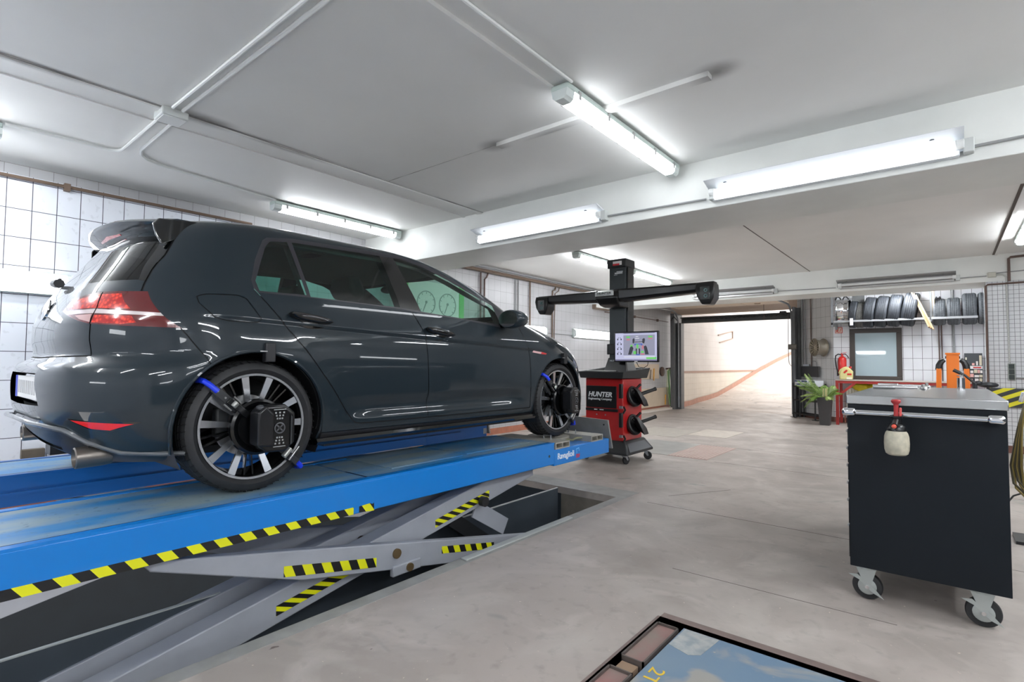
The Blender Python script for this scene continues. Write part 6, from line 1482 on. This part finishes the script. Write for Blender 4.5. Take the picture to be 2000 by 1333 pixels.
# handles, mirrors
for s in (-1, 1):
    for key, y0, y1, z0, z1, x0 in (('rear_door', .155, .392, .884, .856, .872), ('front_door', 1.075, 1.315, .857, .828, .884)):
        d = doors[key, s > 0]
        m = CM().loft([[(s*(x0+a_), y0+(y1-y0)*u, z0+(z1-z0)*u+b_*k_) for a_, b_ in ((.004, -.022), (.032, -.017), (.042, .0), (.034, .018), (.004, .023))] for u, k_ in ((0, .2), (.06, .7), (.3, 1), (.7, 1), (.94, .75), (1, .25))])
        m.build('door_handle', GLB, d, angle=60)
        CM().sph((s*(x0-.0015), (y0+y1)/2+.02, (z0+z1)/2-.026), (.008, .088, .034), 24, 10).build('handle_recess', GLB, d)
    mr = CM().loft([[(s*(1.0+.115*a_*w), y, .965+.072*b_*h) for a_, b_ in [(math.cos(2*math.pi*k/20)*1.0, math.sin(2*math.pi*k/20)) for k in range(20)]] for y, w, h in ((1.775, .80, .86), (1.79, .92, .97), (1.83, 1, 1), (1.88, .92, .92), (1.93, .66, .66), (1.95, .35, .35))]).build('wing_mirror', PAINT, doors['front_door', s > 0], angle=60)
    m = CM().lathe([(0, 0), (1, 0)], (0, 0, 0), (0, 1, 0), 24)
    CM().add([(s*(1.0+.088*math.cos(2*math.pi*k/24)), 1.7735, .965+.060*math.sin(2*math.pi*k/24)) for k in range(24)], [tuple(range(24))]).build('mirror_glass', CHROME, doors['front_door', s > 0])
    CM().loft([[(s*.84, 1.86, .905), (s*.84, 1.93, .905), (s*.84, 1.93, .945), (s*.84, 1.86, .945)], [(s*.95, 1.83, .905), (s*.95, 1.91, .905), (s*.95, 1.91, .94), (s*.95, 1.83, .94)]]).build('mirror_foot', GLB, doors['front_door', s > 0], bevel=.008)
    CM().prism([(.80, .98), (.90, .98), (.90, .985), (.80, .985)], (0, 0, 0), (0, 1, 0), (0, 0, 1), .001) if False else None
    xb = lambda y, z: s*(HW(z)*(1-.03*((y-1.15)/1.9)**2)+side_dx(y, z)+.001)
    q = [(xb(2.25, .742), 2.25, .742), (xb(2.36, .732), 2.36, .732), (xb(2.35, .716), 2.35, .716), (xb(2.235, .727), 2.235, .727)]
    CM().loft([q, [(a_+s*.003, b_, c_) for a_, b_, c_ in q]]).build('side_badge', pbr('badge_redwhite', (214, 170, 172), .3), CAR)
    q = [(xb(2.36, .732), 2.362, .733), (xb(2.44, .722), 2.43, .722), (xb(2.42, .712), 2.42, .712), (xb(2.35, .716), 2.352, .715)]
    CM().loft([q, [(a_+s*.003, b_, c_) for a_, b_, c_ in q]]).build('side_badge', pbr('badge_red', (196, 36, 40), .3), CAR)
# aerial stub
CM().tube([(0, .02, 1.42), (0, -.06, 1.455)], .012, 8, rs=[.016, .006]).build('roof_aerial', GLB, CAR)
# cabin
def seat(x, y, rear=False):
    m = CM().loft([[(x+a_*.24, y+b_, c_) for a_ in (-1, 1) for b_, c_ in ((0, .36), (0, .50))][::1] for _ in (0,)]) if False else CM()
    w = .24
    m.loft([[(x-w, y, .38), (x+w, y, .38), (x+w, y, .50), (x-w, y, .50)], [(x-w, y+.50, .40), (x+w, y+.50, .40), (x+w, y+.50, .53), (x-w, y+.50, .53)]])
    m.loft([[(x-w, y-.02, .45), (x+w, y-.02, .45), (x+w, y+.12, .45), (x-w, y+.12, .45)], [(x-w*.98, y-.13, .80), (x+w*.98, y-.13, .80), (x+w*.98, y-.01, .80), (x-w*.98, y-.01, .80)], [(x-w*.7, y-.20, 1.03), (x+w*.7, y-.20, 1.03), (x+w*.7, y-.10, 1.03), (x-w*.7, y-.10, 1.03)]])
    return m
for x in (-.37, .37):
    k = seat(x, 1.02).build('front_seat', INT, CAR, bevel=.03, seg=3)
    CM().loft([[(x-.13, .80, 1.06), (x+.13, .80, 1.06), (x+.13, .90, 1.06), (x-.13, .90, 1.06)], [(x-.14, .77, 1.12), (x+.14, .77, 1.12), (x+.14, .88, 1.12), (x-.14, .88, 1.12)], [(x-.11, .77, 1.21), (x+.11, .77, 1.21), (x+.11, .86, 1.21), (x-.11, .86, 1.21)]]).build('headrest', INT, k, bevel=.03, seg=3)
m = CM().loft([[(-.64, .12, .40), (.64, .12, .40), (.64, .12, .52), (-.64, .12, .52)], [(-.64, .60, .42), (.64, .60, .42), (.64, .60, .54), (-.64, .60, .54)]])
m.loft([[(-.64, .05, .45), (.64, .05, .45), (.64, .2, .45), (-.64, .2, .45)], [(-.60, -.12, .98), (.60, -.12, .98), (.60, -.02, .98), (-.60, -.02, .98)]])
k = m.build('rear_bench', INT, CAR, bevel=.03, seg=3)
for x in (-.40, 0, .40): CM().loft([[(x-.12, -.13, .99), (x+.12, -.13, .99), (x+.12, -.03, .99), (x-.12, -.03, .99)], [(x-.13, -.15, 1.07), (x+.13, -.15, 1.07), (x+.13, -.05, 1.07), (x-.13, -.05, 1.07)], [(x-.09, -.15, 1.13), (x+.09, -.15, 1.13), (x+.09, -.07, 1.13), (x-.09, -.07, 1.13)]]).build('rear_headrest', INT, k, bevel=.03, seg=3)
CM().loft([[(-.72, 1.75, .55), (.72, 1.75, .55), (.72, 1.75, .86), (-.72, 1.75, .86)], [(-.72, 2.1, .55), (.72, 2.1, .55), (.72, 2.1, .95), (-.72, 2.1, .95)]]).build('dashboard', INT, CAR, bevel=.03)
CM().lathe([(.175, -.012), (.19, 0), (.175, .012), (.16, 0)], (-.37, 1.55, .86), (0, -.9, .45), 32, close=True).build('steering_wheel', INT, CAR)
CM().sph((-.05, 1.50, 1.24), (.11, .03, .035)).build('rear_view_mirror', INT, CAR)
CM().box(-.60, .60, -.50, -.08, .88, .91).build('parcel_shelf', INT, CAR)

# wheels -------------------------------------------------------------
RIMS = pbr('rim_silver', (196, 200, 206), .22, metal=.85); RIMB = pbr('rim_black', (12, 13, 14), .12, coat=.8)
TYM = pbr('tyre_new', (40, 41, 43), .6, var=.2, vscale=25)
def wheel(yc, s):
    w = CM()
    R_, hw = .3205, .112; xo = s*.765
    w.lathe(make_tyre(R_, hw*2, .80), (xo, yc, .32), (s, 0, 0), 96, close=True)
    tw = w.build('wheel_tyre', TYM, CAR, angle=25)
    m = CM(); n = 60
    for k in range(n):
        th = 2*math.pi*k/n; d = Vector((0, math.cos(th), math.sin(th))); tt = Vector((0, -math.sin(th), math.cos(th))); c = Vector((xo, yc, .32))
        for sg in (-1, 1):
            m.bar(c+d*(R_-.010)+Vector((sg*hw*.97*.97, 0, 0))-tt*.002, c+d*(R_-.0015)+Vector((sg*hw*.74, 0, 0))+tt*.004, .004, .004, up=d)
            m.bar(c+d*(R_-.0012)+Vector((sg*hw*.70, 0, 0)), c+d*(R_-.0012)+Vector((sg*hw*.20, 0, 0))+tt*.016, .004, .003, up=d)
    m.build('tread_grooves', GAPM, tw)
    xf = s*.862
    CM().lathe([(.2589, 0), (.2595, -.006), (.252, -.012), (.246, -.03), (.236, -.16), (.228, -.16), (.238, -.03), (.243, -.006), (.246, 0)], (xf, yc, .32), (s, 0, 0), 64, close=True).build('rim_barrel', RIMB, tw)
    CM().lathe([(.2589, .0005), (.2575, .0025), (.247, .002), (.245, -.002), (.247, -.004), (.2589, -.004)], (xf, yc, .32), (s, 0, 0), 64, close=True).build('rim_edge', RIMS, tw)
    c = Vector((xf, yc, .32))
    def spoke(th, r0, r1, w0, w1, x0, x1, mat, nm):
        d = Vector((0, math.cos(th), math.sin(th))); tt = Vector((0, -math.sin(th), math.cos(th))); ax = Vector((s, 0, 0))
        m = CM()
        a0, a1 = c+d*r0+ax*x0, c+d*r1+ax*x1
        m.loft([[a0-tt*w0/2, a0+tt*w0/2, a0+tt*w0*.35-ax*.03, a0-tt*w0*.35-ax*.03], [a1-tt*w1/2, a1+tt*w1/2, a1+tt*w1*.35-ax*.02, a1-tt*w1*.35-ax*.02]])
        m.build(nm, mat, tw)
    for k in range(5):
        cen = math.radians(87+72*k)
        for dd in (-14.5, 14.5): spoke(cen+math.radians(dd),   .085, .250, .022, .036, -.028, -.002, RIMS, 'spoke')
        for dd in (-31, -41): spoke(cen+math.radians(dd), .08, .248, .006, .008, -.042, -.02, RIMB, 'thin_spoke')
    CM().lathe([(0, -.024), (.03, -.024), (.075, -.028), (.092, -.034), (.092, -.07), (0, -.07)], (xf, yc, .32), (s, 0, 0), 40).build('hub', RIMB, tw)
    CM().lathe([(0, -.02), (.032, -.02), (.034, -.026), (0, -.026)], (xf, yc, .32), (s, 0, 0), 28).build('hub_cap', GLB, tw)
    CM().lathe([(.05, -.085), (.15, -.085), (.15, -.105), (.05, -.105)], (xf, yc, .32), (s, 0, 0), 48, close=True).build('brake_disc', STEEL, tw)
    CM().obox((xf-s*.10, yc-.12, .34), (.06, .06, .14), Matrix.Identity(3)).build('brake_caliper', pbr('caliper_grey', (58, 60, 62), .5), tw, bevel=.01)
    CM().cyl((xf-s*.10, yc, .32), (xf-s*.17, yc, .32), .13, seg=32).build('backing_plate', SATB, tw)
for yc in (0, 2.631):
    for s in (1, -1): wheel(yc, s)

# wheel clamps with targets ------------------------------------------------
def clamp(label, yc):
    base = Vector((CX+.862, CY+yc, CZ+.32)); t = thing('wheel_clamp', label, 'wheel sensor', tuple(base), 0, 'wheel sensors clamped to the car')
    BKm = pbr('sensor_gloss', (15, 16, 18), .2); X = Vector((1, 0, 0))
    def P(r, a_, x): return base+Vector((x, r*math.cos(math.radians(a_)), r*math.sin(math.radians(a_))))
    MB().lathe([(0, .012), (.115, .012), (.132, .02), (.137, .035), (.134, .05), (.122, .058), (.105, .052), (.095, .04), (0, .04)], base, X, 48).build('hub_plate', BKm, t)
    # upper left arm
    MB().bar(P(.10, 137, .035), P(.285, 137, .032), .040, .016, up=(1, 0, 0)).build('clamp_arm', pbr('arm_black', (40, 42, 45), .45), t, bevel=.003)
    MB().bar(P(.08, 134, .055), P(.20, 137, .05), .030, .016, up=(1, 0, 0)).build('slide_bar', BKm, t, bevel=.003)
    bl = pbr('grip_blue', (26, 60, 224), .35)
    MB().tube([P(.262, 137, .042), P(.30, 137, .038), P(.328, 137, .018), P(.336, 137, -.02), P(.334, 137, -.06)], .013, 10).build('tyre_hook', bl, t)
    MB().cyl(P(.165, 141, .05)-Vector((0, 0, .0)), P(.165, 131, .05), .017, seg=20).build('clamp_knob', pbr('knob_steel', (170, 172, 168), .35, metal=.6), t, bevel=.004)
    for a_, r in ((127, .15), (147, .16)): MB().cyl(P(r, a_, .055), P(r+.045, a_+(2 if a_ < 137 else -2), .055), .004, seg=10).build('guide_rod', STEEL, t)
    for r in (.215, .262): MB().cyl(P(r, 137, .039), P(r, 137, .046), .005, seg=10).build('rivet', STEEL, t)
    # lower right arm
    MB().bar(P(.12, -44, .035), P(.305, -44, .028), .034, .015, up=(1, 0, 0)).build('clamp_arm', MATS['arm_black'], t, bevel=.003)
    MB().cyl(P(.205, -52, .05), P(.205, -37, .05), .014, seg=20).build('clamp_knob', MATS['knob_steel'], t, bevel=.003)
    MB().cyl(P(.235, -50, .058), P(.235, -30, .058), .006, seg=12).build('tommy_bar', STEEL, t)
    MB().tube([P(.29, -44, .03), P(.325, -44, .02), P(.336, -44, -.03)], .015, 10).build('tyre_hook', bl, t)
    # target body
    o = [(-.07, -.05), (-.07, .068), (-.032, .112), (.062, .112), (.115, .068), (.115, -.078), (.068, -.118), (-.028, -.112)]
    lo_ = [[base+Vector((x, .012+a_*k_, b_*k_)) for a_, b_ in o] for x, k_ in ((.055, .82), (.075, 1), (.150, 1), (.162, .92))]
    MB().loft(lo_).build('target_box', BKm, t, bevel=.008, seg=3)
    m = MB().loft([[base+Vector((x, .02+a_, b_)) for a_, b_ in ((-.085, -.075), (-.085, .08), (-.05, .112), (-.010, .07), (-.010, -.085))] for x in (.09, .182)])
    m.build('battery_pack', pbr('pack_black', (24, 25, 28), .25), t, bevel=.010, seg=3)
    wp = pbr('pattern_pale', (150, 152, 152), .5)
    for sg in (1, -1):
        m = MB(); cc = base+Vector((.1635, .045, 0))
        for r_ in range(3):
            for q in range(-1, 2):
                y0 = q*(.012+.004*r_); z0 = sg*(.045+.014*r_)
                m.box(cc.x, cc.x+.0008, cc.y+y0-.004, cc.y+y0+.004, cc.z+z0-.004, cc.z+z0+.004)
        m.box(cc.x, cc.x+.0008, cc.y-.030, cc.y+.030, cc.z+sg*.088-.002, cc.z+sg*.088+.002)
        m.build('target_pattern', wp, t, flat=True)
    MB().lathe([(.026, 0), (.027, .004), (.022, .005), (.021, 0)], base+Vector((.162, .045, 0)), X, 28, close=True).build('emblem_ring', pbr('ring_grey', (84, 86, 90), .3), t)
    m = MB()
    for k in range(4):
        a_ = math.radians(45+90*k); m.bar(base+Vector((.164, .045, 0)), base+Vector((.164, .045+.02*math.cos(a_), .02*math.sin(a_))), .006, .003, up=(1, 0, 0))
    m.build('emblem', pbr('ring_grey', (84, 86, 90), .3), t)
    m = MB().loft([[base+Vector((.15, .105+a_*.3, b_)) for a_, b_ in ((0, -.085), (.03, -.08), (.03, .05), (0, .06))], [base+Vector((.168, .098+a_*.3, b_)) for a_, b_ in ((0, -.085), (.03, -.08), (.03, .05), (0, .06))]])
    m.build('side_rib', pbr('arm_black', (40, 42, 45), .45), t)
    return t
clamp('black wheel sensor clamped with blue hooks to the rear wheel', 0)
clamp('black wheel sensor clamped with blue hooks to the front wheel', 2.631)
# sensor stalks fixed over the arches
for yc, lb in ((0, 'small black bracket stuck on the wing above the rear wheel'), (2.631, 'small black bracket stuck on the wing above the front wheel')):
    x0 = CX+HW(.66)+.004
    k = thing('wing_bracket', lb, 'bracket', (x0, CY+yc+.03, CZ+.66), 0, 'brackets above the wheels')
    MB().box(x0-.03, x0+.012, CY+yc+.025, CY+yc+.075, CZ+.635, CZ+.73).build('block', SATB, k, bevel=.004)
    MB().box(x0+.012, x0+.016, CY+yc-.005, CY+yc+.03, CZ+.685, CZ+.69).build('arm', STEEL, k)
